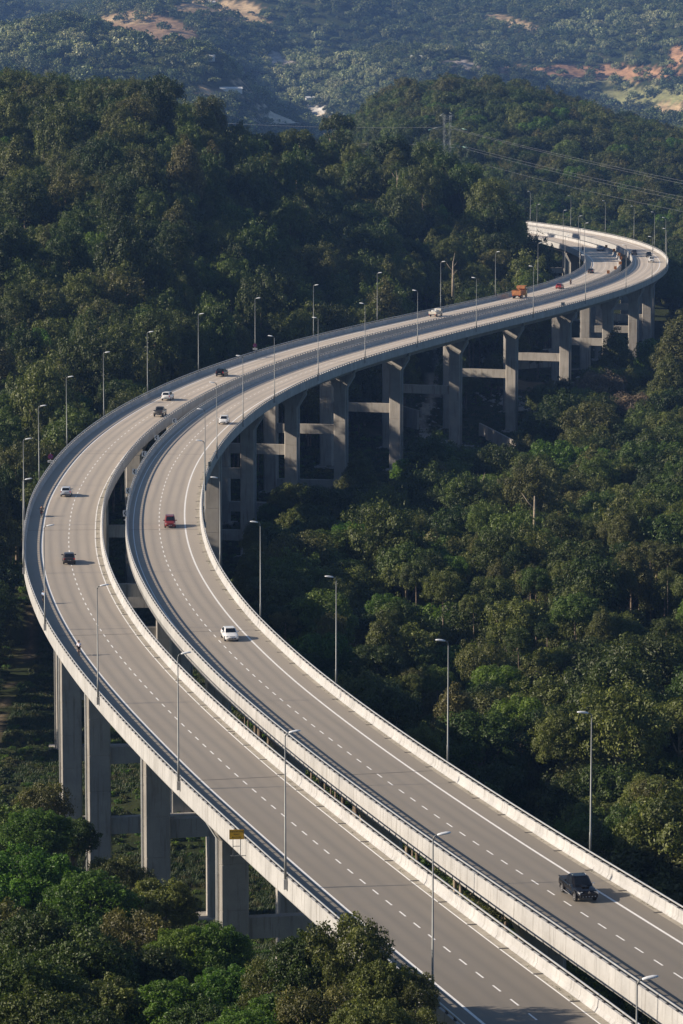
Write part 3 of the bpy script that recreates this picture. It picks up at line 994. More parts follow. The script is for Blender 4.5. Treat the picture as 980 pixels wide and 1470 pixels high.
KINDS = {
 # length, width, belt line stations (x, zbottom, ztop, halfwidth); cabin: (rear base x, rear top x, front top x, front base x, z belt, z roof)
 'sedan': dict(L=4.5, W=1.72, H=1.47, st=[(-2.25, .42, .80, .70), (-2.15, .25, .98, .80), (-1.6, .20, 1.03, .85), (0, .18, .98, .86), (.9, .18, .96, .86), (1.5, .2, .86, .84), (2.0, .22, .76, .80), (2.25, .36, .62, .66)], cab=(-1.85, -1.05, .25, 1.08), zb=.97),
 'suv': dict(L=4.5, W=1.80, H=1.68, st=[(-2.25, .45, 1.0, .76), (-2.18, .32, 1.08, .84), (-1.6, .26, 1.10, .89), (0, .24, 1.06, .90), (.9, .24, 1.04, .90), (1.6, .26, .98, .88), (2.1, .3, .86, .84), (2.25, .42, .70, .72)], cab=(-2.16, -1.85, .25, 1.02), zb=1.06),
 'mpv': dict(L=4.1, W=1.68, H=1.66, st=[(-2.05, .42, .95, .74), (-2.0, .30, 1.02, .80), (-1.4, .22, 1.04, .83), (0, .2, 1.0, .84), (.9, .2, .98, .84), (1.45, .22, .92, .82), (1.9, .26, .80, .78), (2.05, .38, .64, .66)], cab=(-1.98, -1.75, .2, 1.2), zb=1.0),
 'hatch': dict(L=3.7, W=1.66, H=1.5, st=[(-1.85, .42, .92, .72), (-1.8, .28, .98, .79), (-1.3, .2, .98, .82), (0, .18, .96, .83), (.75, .2, .94, .83), (1.3, .22, .86, .81), (1.7, .26, .74, .76), (1.85, .38, .6, .64)], cab=(-1.75, -1.45, .1, .95), zb=.95),
 'pickup': dict(L=5.2, W=1.82, H=1.80, st=[(-2.6, .55, 1.12, .84), (-2.5, .50, 1.16, .88), (-.9, .42, 1.16, .91), (.2, .40, 1.14, .91), (1.1, .40, 1.14, .91), (1.7, .42, 1.10, .89), (2.35, .45, .98, .85), (2.58, .55, .82, .74)], cab=(-.95, -.72, .42, 1.22), zb=1.13),
}
def vehicle(name, label, cat, kind, paint, pos, heading, group=None, extra=()):
    k = KINDS[kind]
    L2, W2 = k['L'] / 2, k['W'] / 2
    root = thing(name, label, cat, pos, heading, group)
    mb = MB()
    rings = []
    # insert finer stations by interpolation
    st = np.array(k['st'])
    xs = np.unique(np.r_[np.linspace(st[0, 0], st[-1, 0], 22), st[:, 0]])
    for x in xs:
        zb_, zt_, w = (float(np.interp(x, st[:, 0], st[:, c])) for c in (1, 2, 3))
        h = zt_ - zb_
        half = [(w * .80, zb_), (w * .97, zb_ + h * .12), (w, zb_ + h * .45), (w * .985, zb_ + h * .72), (w * .93, zb_ + h * .93), (w * .80, zt_), (w * .35, zt_ + .025)]
        ring = [(x, y, z) for y, z in half] + [(x, -y, z) for y, z in reversed(half)]
        rings.append(ring)
    mb.loft(rings, smooth=False)
    body = mb.build('body', M[paint], root)
    for pl in body.data.polygons: pl.use_smooth = True
    # cabin
    rb, rt, ft, fb = k['cab']
    zb, zr = k['zb'], k['H']
    wb, wt = W2 * .93, W2 * .74
    mb = MB()
    rings = []
    for f, zf in ((0, 0), (.55, .62), (.85, .90), (.97, .985), (1.0, 1.0)):
        z = zb - .03 + (zr - zb + .03) * zf
        w = wb + (wt - wb) * f
        sh = .05 * (1 if f > .9 else 0) + .10 * (f == 1.0)
        xa, xb = rb + (rt - rb) * f + sh, fb + (ft - fb) * f - sh
        w -= sh
        c_ = .12
        rings.append([(xa + c_, -w, z), (xb - c_ * 1.5, -w, z), (xb, -w * .8, z), (xb + .04, 0, z), (xb, w * .8, z), (xb - c_ * 1.5, w, z), (xa + c_, w, z), (xa, w * .85, z), (xa, -w * .85, z)])
    mb.loft(rings)
    mb.build('cabin', M[paint], root)
    e = .016
    def quad(nm, p, mat_='glass'):
        m2 = MB(); m2.add(p, [tuple(range(len(p)))]); m2.build(nm, M[mat_], root)
    def cx(f, front, inset=0): # x on glass plane
        return (fb + (ft - fb) * f + e * 1.6) if front else (rb + (rt - rb) * f - e * 1.2)
    def pz(f): return zb - .03 + (zr - zb + .03) * np.interp(f, [0, .55, .85, 1], [0, .62, .90, 1])
    def yw(f): return wb + (wt - wb) * f
    f0, f1 = .10, .86
    def pz(f): return zb - .03 + (zr - zb + .03) * float(np.interp(f, [0, .55, .85, .97, 1], [0, .62, .90, .985, 1]))
    def pane(nm, fs_, front, wide):
        m2 = MB(); vs_, fc = [], []
        for f in fs_:
            sh = .05 * max(0, (f - .85) / .12)
            xc = (fb + (ft - fb) * f + .04 + .02 - sh) if front else (rb + (rt - rb) * f - .02 + sh)
            w = yw(f) * wide
            bow = .05 if front else 0
            for yy_ in (-w, -w * .5, 0, w * .5, w):
                vs_.append((xc - bow * (abs(yy_) / w) ** 2 * .7, yy_, pz(f)))
        for a in range(len(fs_) - 1):
            for b in range(4):
                q = (a * 5 + b, a * 5 + b + 1, a * 5 + b + 6, a * 5 + b + 5)
                fc.append(q if front else q[::-1])
        m2.add(vs_, fc); m2.build(nm, M['glass'], root)
    pane('windshield', (.10, .3, .55, .7, .86), True, .82)
    pane('rear_window', (.2, .4, .55, .7, .84), False, .78)
    for sg in (1, -1):
        xm = (rt + ft) / 2 - .05
        a0, a1 = .16, .84
        def P(x, f): return (x, sg * (yw(f) + e), pz(f))
        q1 = [P(xm + .05, a0), P(fb + (ft - fb) * a0 - .35, a0), P(fb + (ft - fb) * a1 - .18, a1), P(xm + .05, a1)]
        q2 = [P(rb + (rt - rb) * a0 + .28, a0), P(xm - .03, a0), P(xm - .03, a1), P(rb + (rt - rb) * a1 + .22, a1)]
        for q in (q1, q2):
            quad('side_window', q if sg < 0 else q[::-1])
        # mirror
        m2 = MB(); m2.box((fb - .32, sg * (W2 + .06), zb + .08), (.12, .22, .15)); m2.build('mirror', M['chrome' if 'chrome' in extra else ('blackplastic' if paint in ('car_grey', 'car_dark') else paint)], root)
    # wheels
    r = .30 if kind in ('hatch', 'sedan', 'mpv') else (.38 if kind == 'pickup' else .34)
    for x in (-L2 * .60, L2 * .62):
        for sg in (1, -1):
            wheel(root, x, sg * (W2 - .03), r, .21)
            m2 = MB(); n = 14
            yy = sg * (W2 - .012 - (.0 if kind != 'pickup' else 0))
            m2.add([(x, yy, r)] + [(x + (r + .07) * math.cos(math.pi * (q / (n - 1)) * 1.16 - .25), yy, r + (r + .07) * math.sin(math.pi * (q / (n - 1)) * 1.16 - .25)) for q in range(n)],
                   [(0, q, q + 1) if sg < 0 else (0, q + 1, q) for q in range(1, n)])
            m2.build('wheel_arch', M['blackplastic'], root)
    # lamps, grille, plates
    xf, xr = L2 - .06, -L2 + .02
    zt = float(np.interp(L2 - .3, st[:, 0], st[:, 2]))
    for sg in (1, -1):
        m2 = MB(); m2.hexa([(xf - .28, sg * W2 * .92 - .02, zt - .20), (xf + .0, sg * W2 * .60, zt - .22), (xf + .0, sg * W2 * .60, zt - .20), (xf - .28, sg * W2 * .92 + .02, zt - .20)],
                            [(xf - .30, sg * W2 * .94 - .02, zt - .02), (xf - .06, sg * W2 * .55, zt - .04), (xf - .08, sg * W2 * .55, zt - .04), (xf - .30, sg * W2 * .94 + .02, zt - .02)])
        m2.box((xf - .10, sg * W2 * .68, zt - .12), (.14, .30, .12), Matrix.Rotation(-sg * .35, 3, 'Z'))
        m2.build('headlight', M['headlight'], root)
        m2 = MB(); zl = k['zb'] - .13 if kind != 'pickup' else .98
        m2.box((xr + .06, sg * W2 * .78, zl), (.14, .26 if kind != 'pickup' else .12, .17 if kind == 'sedan' else .28), Matrix.Rotation(sg * .25, 3, 'Z')); m2.build('taillight', M['taillight'], root)
    m2 = MB(); m2.box((xf + .015, 0, zt - .14), (.05, W2 * .75, .12)); m2.build('grille', M['blackplastic'], root)
    m2 = MB(); m2.box((xf + .04, 0, zt - .36), (.05, W2 * 1.1, .14)); m2.build('air_intake', M['blackplastic'], root)
    for xx, zz, nm in ((xf + .075, .45 if kind != 'pickup' else .72, 'number_plate'), (xr - .025, .66 if kind != 'pickup' else .62, 'number_plate')):
        m2 = MB(); m2.box((xx, 0, zz), (.03, .5, .12)); pl = m2.build(nm, M['plate'], root)
        m2 = MB()
        for q in range(7):
            if q != 3: m2.box((xx + (.018 if xx > 0 else -.018), -.2 + q * .067, zz), (.006, .04, .07))
        m2.build('plate_letters', M['plate_w'], pl)
    m2 = MB(); m2.box((xr + .02, 0, .40 if kind != 'pickup' else .55), (.12, W2 * 1.7, .13)); m2.build('rear_bumper', M['blackplastic' if paint != 'car_white' or kind == 'suv' else paint], root)
    if kind == 'pickup':
        m2 = MB()
        m2.box((-1.77, 0, 1.185), (1.55, 1.60, .03)); m2.build('cargo_cover', M['blackplastic'], root)
        for sg in (1, -1):
            m2 = MB(); m2.box((-1.77, sg * .83, 1.20), (1.6, .07, .09)); m2.build('bed_rail', M[paint], root)
            if 'chrome' in extra:
                m2 = MB(); m2.box((.1, sg * .95, .42), (2.0, .16, .07)); m2.build('side_step', M['chrome'], root)
                m2 = MB(); m2.box((.0, sg * .925, 1.0), (.2, .03, .05)); m2.box((-.8 + 1.4, sg * .925, 1.0), (.16, .03, .05)); m2.build('door_handle', M['chrome'], root)
    if 'hero' in extra:
        m2 = MB(); m2.box((2.62, 0, .66), (.14, 1.5, .32)); m2.build('front_bumper', M['blackplastic'], root)
        for q in range(5):
            m2 = MB(); m2.box((2.70, -.52 + q * .26, .60), (.02, .07, .05)); m2.build('bumper_light', M['lamp'], root)
        m2 = MB()
        for a in (90, 210, 330):
            c0 = Vector((0, math.cos(rad(a)) * .065, .93 + math.sin(rad(a)) * .065)); dv = Vector((0, math.cos(rad(a)), math.sin(rad(a)))); sv = Vector((0, -dv.z, dv.y))
            m2.add([Vector((2.66, 0, 0)) + c0 - dv * .065, Vector((2.66, 0, 0)) + c0 + sv * .04, Vector((2.66, 0, 0)) + c0 + dv * .065, Vector((2.66, 0, 0)) + c0 - sv * .04], [(0, 1, 2, 3)])
        m2.build('badge', M['chrome'], root)
        m2 = MB(); m2.box((1.45, 0, 1.17), (.7, .6, .06)); m2.hexa([(1.1, -.3, 1.16), (1.75, -.26, 1.12), (1.75, .26, 1.12), (1.1, .3, 1.16)], [(1.2, -.24, 1.26), (1.7, -.2, 1.2), (1.7, .2, 1.2), (1.2, .24, 1.26)]); m2.build('bonnet_scoop', M[paint], root)
        for sg in (1, -1):
            m2 = MB(); m2.tube([(2.6, sg * .78, .80), (2.63, sg * .78, .80)], .07, 10, smooth=False); m2.build('fog_lamp', M['lamp'], root)
            for xx in (L2 * .62, -L2 * .60):
                m2 = MB(); n = 12
                pts = [(xx + .46 * math.cos(math.pi * q / (n - 1)), sg * .93, .38 + .46 * math.sin(math.pi * q / (n - 1))) for q in range(n)]
                m2.tube(pts, .045, 6); m2.build('wheel_arch_flare', M['blackplastic'], root)
            m2 = MB(); m2.tube([(-.55, sg * .56, 1.83), (.25, sg * .56, 1.83)], .025, 6); m2.build('roof_rail', M['chrome'], root)
    if kind in ('suv', 'mpv'):
        for sg in (1, -1):
            m2 = MB(); m2.tube([(-1.5, sg * W2 * .66, zr + .0), (-1.3, sg * W2 * .66, zr + .06), (0, sg * W2 * .66, zr + .06), (.2, sg * W2 * .66, zr)], .02, 5); m2.build('roof_rail', M['blackplastic'], root)
    return root

CARS = [
 ('pickup_truck', 'black double cab pickup with chrome side steps driving towards the viewer at lower right', 'pickup', 'pickup', 'car_black', 829, 1286, RP, 1, ('chrome', 'hero')),
 ('sedan_car', 'white sedan with dark windscreen driving towards the viewer mid curve on right viaduct', 'car', 'sedan', 'car_white', 330, 918, RP, 1, ()),
 ('minivan', 'dark red people carrier driving towards the viewer inside the big bend', 'car', 'mpv', 'car_red', 244, 756, RP, 1, ()),
 ('hatchback_car', 'small white hatchback driving towards the viewer near the dark parapet sign', 'car', 'hatch', 'car_white', 322, 608, RP, 1, ()),
 ('sedan_car', 'dark sedan with red tail lamps driving away at the left bulge', 'car', 'sedan', 'car_dark', 99, 808, LP, 0, ()),
 ('hatchback_car', 'silver white hatchback seen from behind beside the motorcyclist on the left viaduct', 'car', 'hatch', 'car_silver', 95, 712, LP, 0, ()),
 ('pickup_truck', 'dark grey pickup seen from behind below the white off-road car', 'pickup', 'pickup', 'car_grey', 230, 597, LP, 0, ()),
 ('suv_car', 'white off-road car with black bumper seen from behind on the left viaduct', 'car', 'suv', 'car_white', 241, 574, LP, 0, ()),
 ('suv_car', 'black off-road car driving away, uppermost of the three cars where the left viaduct straightens', 'car', 'suv', 'car_black', 318, 540, LP, 0, ()),
 ('sedan_car', 'small red car behind a motorcyclist, just beyond the orange tipper truck', 'car', 'sedan', 'car_red2', 803.5, 414.5, LP, 0, ()),
 ('sedan_car', 'dark car driving away just before the far bend of the left viaduct', 'car', 'sedan', 'car_dark', 848, 392, LP, 0, ()),
 ('suv_car', 'pale silver car rounding the far bend of the left viaduct', 'car', 'suv', 'car_silver', 861, 360, LP, 0, ()),
 ('suv_car', 'dark car alone on the outer viaduct at the far bend', 'car', 'suv', 'car_dark', 910, 366, RP, 1, ()),
 ('pickup_truck', 'dark pickup following close behind a white pickup on the far bend', 'pickup', 'pickup', 'car_black', 931, 369.5, RP, 1, ()),
 ('pickup_truck', 'white pickup leading a dark one around the far bend', 'pickup', 'pickup', 'car_white', 934.5, 376.5, RP, 1, ()),
]
for nm, lab, cat, kind, paint, px, py, path, rev, ex in CARS:
    pos, h, s = road_pos(px, py, path)
    vehicle(nm, lab, cat, kind, paint, pos, h + (math.pi if rev else 0), 'vehicles on the viaducts', ex)

def truck(name, label, px, py, tipper):
    pos, h, s = road_pos(px, py, LP)
    root = thing(name, label, 'truck', pos, h, 'vehicles on the viaducts')
    k = 1.0 if tipper else .72
    cabm = 'truck_yellow' if tipper else 'truck_cream'
    mb = MB()
    w = 1.15 * k + (0 if tipper else .1)
    rings = []
    for x, z0, z1, ww in ((1.75, .6, 2.45, .92), (1.85, .55, 2.62, 1), (2.9, .55, 2.62, 1), (3.25, .55, 1.75, .98), (3.32, .6, 1.5, .92)):
        x *= k; z0 *= k; z1 *= k
        y = w * ww
        rings.append([(x, -y, z0), (x, y, z0), (x, y, z1 * .93), (x, y * .9, z1), (x, -y * .9, z1), (x, -y, z1 * .93)])
    mb.loft(rings); mb.build('cab', M[cabm], root)
    mb = MB(); mb.add([(3.30 * k, -w * .85, 1.72 * k), (3.30 * k, w * .85, 1.72 * k), (2.96 * k, w * .85, 2.52 * k), (2.96 * k, -w * .85, 2.52 * k)], [(0, 1, 2, 3)]); mb.build('windshield', M['glass'], root)
    for sg in (1, -1):
        mb = MB(); mb.add([(2.0 * k, sg * (w + .01), 1.6 * k), (2.95 * k, sg * (w + .01), 1.6 * k), (2.8 * k, sg * (w + .01), 2.35 * k), (2.0 * k, sg * (w + .01), 2.35 * k)], [(0, 1, 2, 3) if sg < 0 else (3, 2, 1, 0)]); mb.build('side_window', M['glass'], root)
        mb = MB(); mb.box((3.1 * k, sg * (w + .2), 2.1 * k), (.08, .18, .5 * k)); mb.build('mirror', M['blackplastic'], root)
    mb = MB()
    for sg in (1, -1): mb.box((-.6 * k, sg * .42, .78 * k), (7.2 * k, .14, .24))
    for x in (-3.9, -2, 0, 1.6): mb.box((x * k, 0, .78 * k), (.12, .8, .2))
    mb.build('chassis', M['blackplastic'], root)
    bm_ = 'truck_orange' if tipper else 'truck_cream'
    L0, L1, zf, zt = -4.1 * k, 1.5 * k, 1.0 * k, (2.15 if tipper else 1.75) * k
    W = w * 1.04
    mb = MB(); mb.box(((L0 + L1) / 2, 0, zf), (L1 - L0, 2 * W, .12)); mb.build('bed_floor', M[bm_], root)
    for sg in (1, -1):
        mb = MB(); mb.box(((L0 + L1) / 2, sg * W, (zf + zt) / 2 + .06), (L1 - L0, .07, zt - zf))
        n = 6
        for q in range(n + 1): mb.box((L0 + (L1 - L0) * q / n, sg * (W + .06), (zf + zt) / 2 + .06), (.12, .07, zt - zf + .02))
        mb.box(((L0 + L1) / 2, sg * (W + .07), zt + .06), (L1 - L0, .1, .1))
        mb.build('bed_side', M[bm_], root)
    mb = MB(); mb.box((L0, 0, (zf + zt) / 2 + .1), (.08, 2 * W, zt - zf)); mb.build('tailgate', M[bm_], root)
    if tipper:
        mb = MB(); mb.box((L1, 0, 2.2), (.1, 2 * W, 2.2)); mb.box((L1 + .55, 0, 3.25), (1.3, 2 * W, .1)); mb.box((L1 - .6, 0, 2.9), (1.2, 2 * W * .98, .7))
        mb.build('head_board', M[bm_], root)
    else:
        mb = MB()
        for q in range(7):
            mb.box((L0 + .45 + q * .52, (q % 3 - 1) * .35, zf + .55 + (q % 2) * .15), (.48, .6, .75), Matrix.Rotation(q * .4, 3, 'Z'))
        mb.build('load', M['sign_white'], root)
    r = .52 * k
    for x in ((2.45, -1.9, -3.1) if tipper else (2.45, -2.6)):
        for sg in (1, -1):
            wheel(root, x * k, sg * (w - .02), r, .34 * k, 'galv')
    for sg in (1, -1):
        mb = MB(); mb.box((L0 - .05, sg * W * .8, .85 * k), (.06, .3, .14)); mb.build('taillight', M['taillight'], root)
        mb = MB(); mb.box((3.34 * k, sg * w * .72, .95 * k), (.06, .3, .2)); mb.build('headlight', M['headlight'], root)
    mb = MB(); mb.box((3.33 * k, 0, .6 * k), (.12, 2 * w, .25)); mb.build('bumper', M['blackplastic'], root)
truck('tipper_truck', 'rusty orange tipper truck with yellow cab on the far straight of left viaduct', 747, 427.5, True)
truck('small_lorry', 'small cream lorry carrying a pale load, nearer than the orange tipper', 626, 454, False)

# ------------------------------------------------------------------ riders
def skin_fig(name, verts, edges, radii, mat_, parent, sub=1):
    me = bpy.data.meshes.new(name)
    me.from_pydata(verts, edges, [])
    me.materials.append(mat_)
    o = link(name, me, parent)
    sk = o.modifiers.new('skin', 'SKIN')
    sk.use_smooth_shade = True
    if not me.skin_vertices:
        me.attributes  # layer is made by the modifier
    lay = me.skin_vertices[0].data
    for i, r in enumerate(radii):
        lay[i].radius = (r, r)
        lay[i].use_root = (i == 0)
    ss = o.modifiers.new('sub', 'SUBSURF'); ss.levels = sub; ss.render_levels = sub
    return o

def rider(label, pos, heading, pose, shirt, legs, helmet, cat='person', held=''):
    """Seated rider, +X forward. pose: dict of joints in metres above the road."""
    root = thing('person', label, cat, pos, heading)
    J = pose
    names, V, R, E = {}, [], [], []
    def add(n, p, r, parent=None):
        names[n] = len(V); V.append(p); R.append(r)
        if parent: E.append((names[parent], names[n]))
    hip, chest, neck, head = J['hip'], J['chest'], J['neck'], J['head']
    add('hip', hip, .14)
    add('waist', tuple((a + b) / 2 for a, b in zip(hip, chest)), .125, 'hip')
    add('chest', chest, .155, 'waist')
    add('neck', neck, .055, 'chest')
    add('head', head, .10, 'neck')
    add('crown', (head[0] + .02, 0, head[2] + .1), .085, 'head')
    for sg in (1, -1):
        t = 'l' if sg > 0 else 'r'
        add('sh' + t, (chest[0] + .03, sg * .19, chest[2] + .05), .062, 'chest')
        el, wr = J['elbow'], J['wrist']
        add('el' + t, (el[0], sg * el[1], el[2]), .045, 'sh' + t)
        add('wr' + t, (wr[0], sg * wr[1], wr[2]), .028, 'el' + t)
        add('pa' + t, (wr[0] + .06, sg * wr[1], wr[2] - .01), .032, 'wr' + t)
        for q in range(4):
            yq = sg * wr[1] + (q - 1.5) * .022
            add(f'f{q}{t}', (wr[0] + .115 + (.006 if q in (1, 2) else 0), yq, wr[2] - .01), .010, 'pa' + t)
            add(f'g{q}{t}', (wr[0] + .125, yq, wr[2] - .045), .009, f'f{q}{t}')
        add('th' + t, (wr[0] + .07, sg * (wr[1] - .045), wr[2] - .035), .011, 'pa' + t)
        add('hj' + t, (hip[0] + .02, sg * .10, hip[2] - .03), .095, 'hip')
        kn, an = J['knee' + t], J['ankle' + t]
        add('kn' + t, (kn[0], sg * kn[1], kn[2]), .062, 'hj' + t)
        add('ca' + t, tuple([kn[0] * .65 + an[0] * .35, sg * (kn[1] * .65 + an[1] * .35), kn[2] * .65 + an[2] * .35]), .056, 'kn' + t)
        add('an' + t, (an[0], sg * an[1], an[2]), .036, 'ca' + t)
        add('to' + t, (an[0] + .16, sg * an[1], an[2] - .06), .034, 'an' + t)
    body = skin_fig('body', V, E, R, M['skin'], root)
    def sub(nm, keys, mat_, grow, sh=1):
        idx = [names[k] for k in keys]
        mp = {j: i for i, j in enumerate(idx)}
        skin_fig(nm, [V[j] for j in idx], [(mp[a], mp[b]) for a, b in E if a in mp and b in mp], [R[j] + grow for j in idx], M[mat_], root, sh)
    long_ = J.get('long')
    sub('jersey', ['hip', 'waist', 'chest', 'shl', 'ell', 'shr', 'elr'] + (['wrl', 'wrr'] if long_ else []), shirt, .014)
    sub('shorts' if not long_ else 'trousers', ['hip', 'hjl', 'knl', 'hjr', 'knr'] + (['cal', 'anl', 'car', 'anr'] if long_ else []), legs, .016)
    for sg, t in ((1, 'l'), (-1, 'r')):
        a = V[names['an' + t]]; b = V[names['to' + t]]
        mb = MB(); mb.tube([(a[0] - .07, a[1], a[2] - .05), (a[0] + .02, a[1], a[2] - .05), (b[0] + .04, b[1], b[2])], [.045, .055, .035], 8); mb.build('shoe', M['cloth_k'], root)
    hx, hz = V[names['crown']][0], V[names['crown']][2]
    mb = MB(); rings = []
    for q in range(7):
        a = -0.35 + (math.pi / 2 + .35) * q / 6
        rr = .145 * math.cos(a) + .002
        rings.append([(hx + 1.2 * rr * math.cos(2 * math.pi * k / 12), rr * math.sin(2 * math.pi * k / 12), hz - .02 + .14 * math.sin(a)) for k in range(12)])
    mb.loft(rings, smooth=True); mb.build('helmet', M[helmet], root)
    # face: nose, brow and mouth on the front of the head
    mb = MB(); fx = head[0] + .105
    mb.hexa([(fx - .02, -.018, head[2] - .035), (fx + .025, -.014, head[2] - .03), (fx + .025, .014, head[2] - .03), (fx - .02, .018, head[2] - .035)], [(fx - .02, -.01, head[2] + .02), (fx, -.008, head[2] + .02), (fx, .008, head[2] + .02), (fx - .02, .01, head[2] + .02)])
    mb.build('nose', M['skin'], root)
    for sg in (1, -1):
        mb = MB(); mb.tube([(fx - .02, sg * .035, head[2] + .015), (fx - .003, sg * .035, head[2] + .015)], .012, 6); mb.build('eye', M['ink'], root)
        mb = MB(); mb.box((head[0], sg * .105, head[2]), (.04, .02, .06)); mb.build('ear', M['skin'], root)
    mb = MB(); mb.box((fx - .012, 0, head[2] - .06), (.02, .05, .01)); mb.build('mouth', M['taillight'], root)
    return root

def torus_pts(cx, cz, r, n=20):
    return [(cx + r * math.cos(2 * math.pi * k / n), 0, cz + r * math.sin(2 * math.pi * k / n)) for k in range(n + 1)]

def bicycle(label, pos, heading):
    root = thing('bicycle', label, 'bicycle', pos, heading)
    r = .34
    for x in (-.5, .5):
        mb = MB(); mb.tube(torus_pts(x, r, r - .015), .016, 6, caps=False); w = mb.build('wheel', M['tyre'], root)
        mb = MB()
        for q in range(8):
            a = math.pi * q / 8
            mb.tube([(x + (r - .02) * math.cos(a), 0, r + (r - .02) * math.sin(a)), (x - (r - .02) * math.cos(a), 0, r - (r - .02) * math.sin(a))], .002, 3)
        mb.build('spokes', M['chrome'], w)
    mb = MB()
    bb, seat, headt = (-.05, 0, .28), (-.2, 0, .82), (.36, 0, .84)
    for a, b in ((bb, seat), (seat, headt), (bb, (.38, 0, .72)), (headt, (.5, 0, r)), (bb, (-.5, 0, r)), (seat, (-.5, 0, r))):
        mb.tube([a, b], .017, 6)
    mb.build('frame', M['cloth_k'], root)
    mb = MB(); mb.tube([(-.21, 0, .82), (-.22, 0, .95)], .014, 6); mb.hexa([(-.36, -.07, .95), (-.08, -.02, .95), (-.08, .02, .95), (-.36, .07, .95)], [(-.36, -.07, .99), (-.08, -.02, .985), (-.08, .02, .985), (-.36, .07, .99)]); mb.build('saddle', M['blackplastic'], root)
    mb = MB(); mb.tube([(.36, 0, .84), (.38, 0, .95)], .014, 6)
    mb.tube([(.42, -.21, .80), (.50, -.21, .86), (.46, -.21, .95), (.38, 0, .95), (.46, .21, .95), (.50, .21, .86), (.42, .21, .80)], .013, 6); mb.build('handlebar', M['blackplastic'], root)
    mb = MB(); mb.tube([(-.05, -.05, .28), (-.05, -.07, .28)], .09, 12, smooth=False)
    mb.tube([(-.05, .08, .28), (.02, .08, .13)], .012, 5); mb.tube([(-.05, -.08, .28), (-.12, -.08, .43)], .012, 5)
    mb.build('crank', M['chrome'], root)
    return root

CYC = dict(hip=(-.22, 0, 1.02), chest=(.10, 0, 1.36), neck=(.2, 0, 1.48), head=(.28, 0, 1.58), elbow=(.28, .26, 1.12), wrist=(.37, .19, .97),
           kneel=(.16, .11, .72), anklel=(.0, .11, .22), kneer=(.22, .11, .86), ankler=(-.1, .11, .50))
MOT = dict(hip=(-.20, 0, .90), chest=(-.02, 0, 1.30), neck=(.02, 0, 1.45), head=(.06, 0, 1.56), elbow=(.18, .30, 1.12), wrist=(.38, .30, 1.02),
           kneel=(.26, .22, .74), anklel=(.12, .2, .38), kneer=(.26, .22, .74), ankler=(.12, .2, .38), long=True)
for px, py, shirt, lab, lb in ((113, 940, 'shirt_w', 'cyclist in a white jersey and black shorts riding away, lower of the two cyclists', 'bicycle under the lower cyclist in white on the left shoulder'),
                           (63, 867, 'shirt_b', 'cyclist in white and blue bent low beside the parapet, upper of the two cyclists', 'bicycle under the upper cyclist close to the parapet')):
    pos, h, s = road_pos(px, py, LP)
    bicycle(lb, pos, h)
    rider(lab, pos, h, CYC, shirt, 'cloth_k', 'helmet')

def motorcycle(label, pos, heading):
    root = thing('motorcycle', label, 'motorcycle', pos, heading)
    r = .29
    for x in (-.62, .62):
        mb = MB(); mb.tube(torus_pts(x, r, r - .05), .05, 8, caps=False); w = mb.build('wheel', M['tyre'], root)
        mb = MB(); mb.tube([(x, -.04, r), (x, .04, r)], .07, 8); 
        for q in range(5):
            a = 2 * math.pi * q / 5; mb.tube([(x, 0, r), (x + .22 * math.cos(a), 0, r + .22 * math.sin(a))], .014, 5)
        mb.build('rim', M['rim'], w)
    mb = MB(); mb.loft([[(x, -w_, z0), (x, w_, z0), (x, w_ * .8, z1), (x, -w_ * .8, z1)] for x, w_, z0, z1 in ((-.85, .05, .62, .70), (-.5, .12, .42, .76), (-.05, .14, .25, .72), (.22, .14, .28, .70), (.42, .10, .5, .95), (.5, .06, .75, .98))])
    mb.build('body', M['car_black'], root)
    mb = MB(); mb.hexa([(-.72, -.12, .76), (.08, -.1, .73), (.08, .1, .73), (-.72, .12, .76)], [(-.74, -.11, .84), (.05, -.09, .80), (.05, .09, .80), (-.74, .11, .84)]); mb.build('seat', M['cloth_k'], root)
    for sg in (1, -1):
        mb = MB(); mb.tube([(.62, sg * .09, r), (.44, sg * .08, .9)], .025, 6); mb.build('fork', M['chrome'], root)
        mb = MB(); mb.tube([(.40, sg * .25, 1.08), (.36, sg * .36, 1.22)], .01, 5); mb.tube([(.36, sg * .36, 1.22), (.37, sg * .36, 1.23)], .055, 8, smooth=False); mb.build('mirror', M['blackplastic'], root)
    mb = MB(); mb.tube([(.34, -.36, 1.0), (.42, -.12, 1.0), (.42, .12, 1.0), (.34, .36, 1.0)], .015, 6); mb.build('handlebar', M['blackplastic'], root)
    mb = MB(); mb.tube([(.1, -.16, .28), (-.4, -.18, .3), (-.75, -.18, .42)], [.03, .05, .055], 8); mb.build('exhaust', M['chrome'], root)
    mb = MB(); mb.box((-.87, 0, .68), (.05, .16, .07)); mb.build('taillight', M['taillight'], root)
    mb = MB(); mb.box((-.93, 0, .50), (.02, .18, .14)); mb.build('number_plate', M['plate'], root)
    mb = MB(); mb.box((.53, 0, .90), (.06, .16, .12)); mb.build('headlight', M['headlight'], root)
    mb = MB(); mb.loft([[(.62 + .34 * math.cos(a), y, .29 + .34 * math.sin(a)) for y in (-.06, .06)] + [(.62 + .36 * math.cos(a), y, .29 + .36 * math.sin(a)) for y in (.06, -.06)] for a in (.5, .9, 1.3, 1.7, 2.1)]); mb.build('mudguard', M['car_black'], root)
    return root
for px, py, lab, lb in ((60, 741, 'motorcyclist in black with dark helmet riding up the left shoulder', 'black motorcycle on the left shoulder beside the silver hatchback'),
                    (818.5, 409, 'motorcyclist in dark clothes riding ahead of the small red car', 'motorcycle just ahead of the small red car'),
                    (836, 360, 'motorcyclist in black riding along the parapet at the far bend', 'motorcycle beside the parapet at the far bend')):
    pos, h, s = road_pos(px, py, LP)
    motorcycle(lb, pos, h)
    rider(lab, pos, h, MOT, 'cloth_k', 'cloth_k', 'helmet')

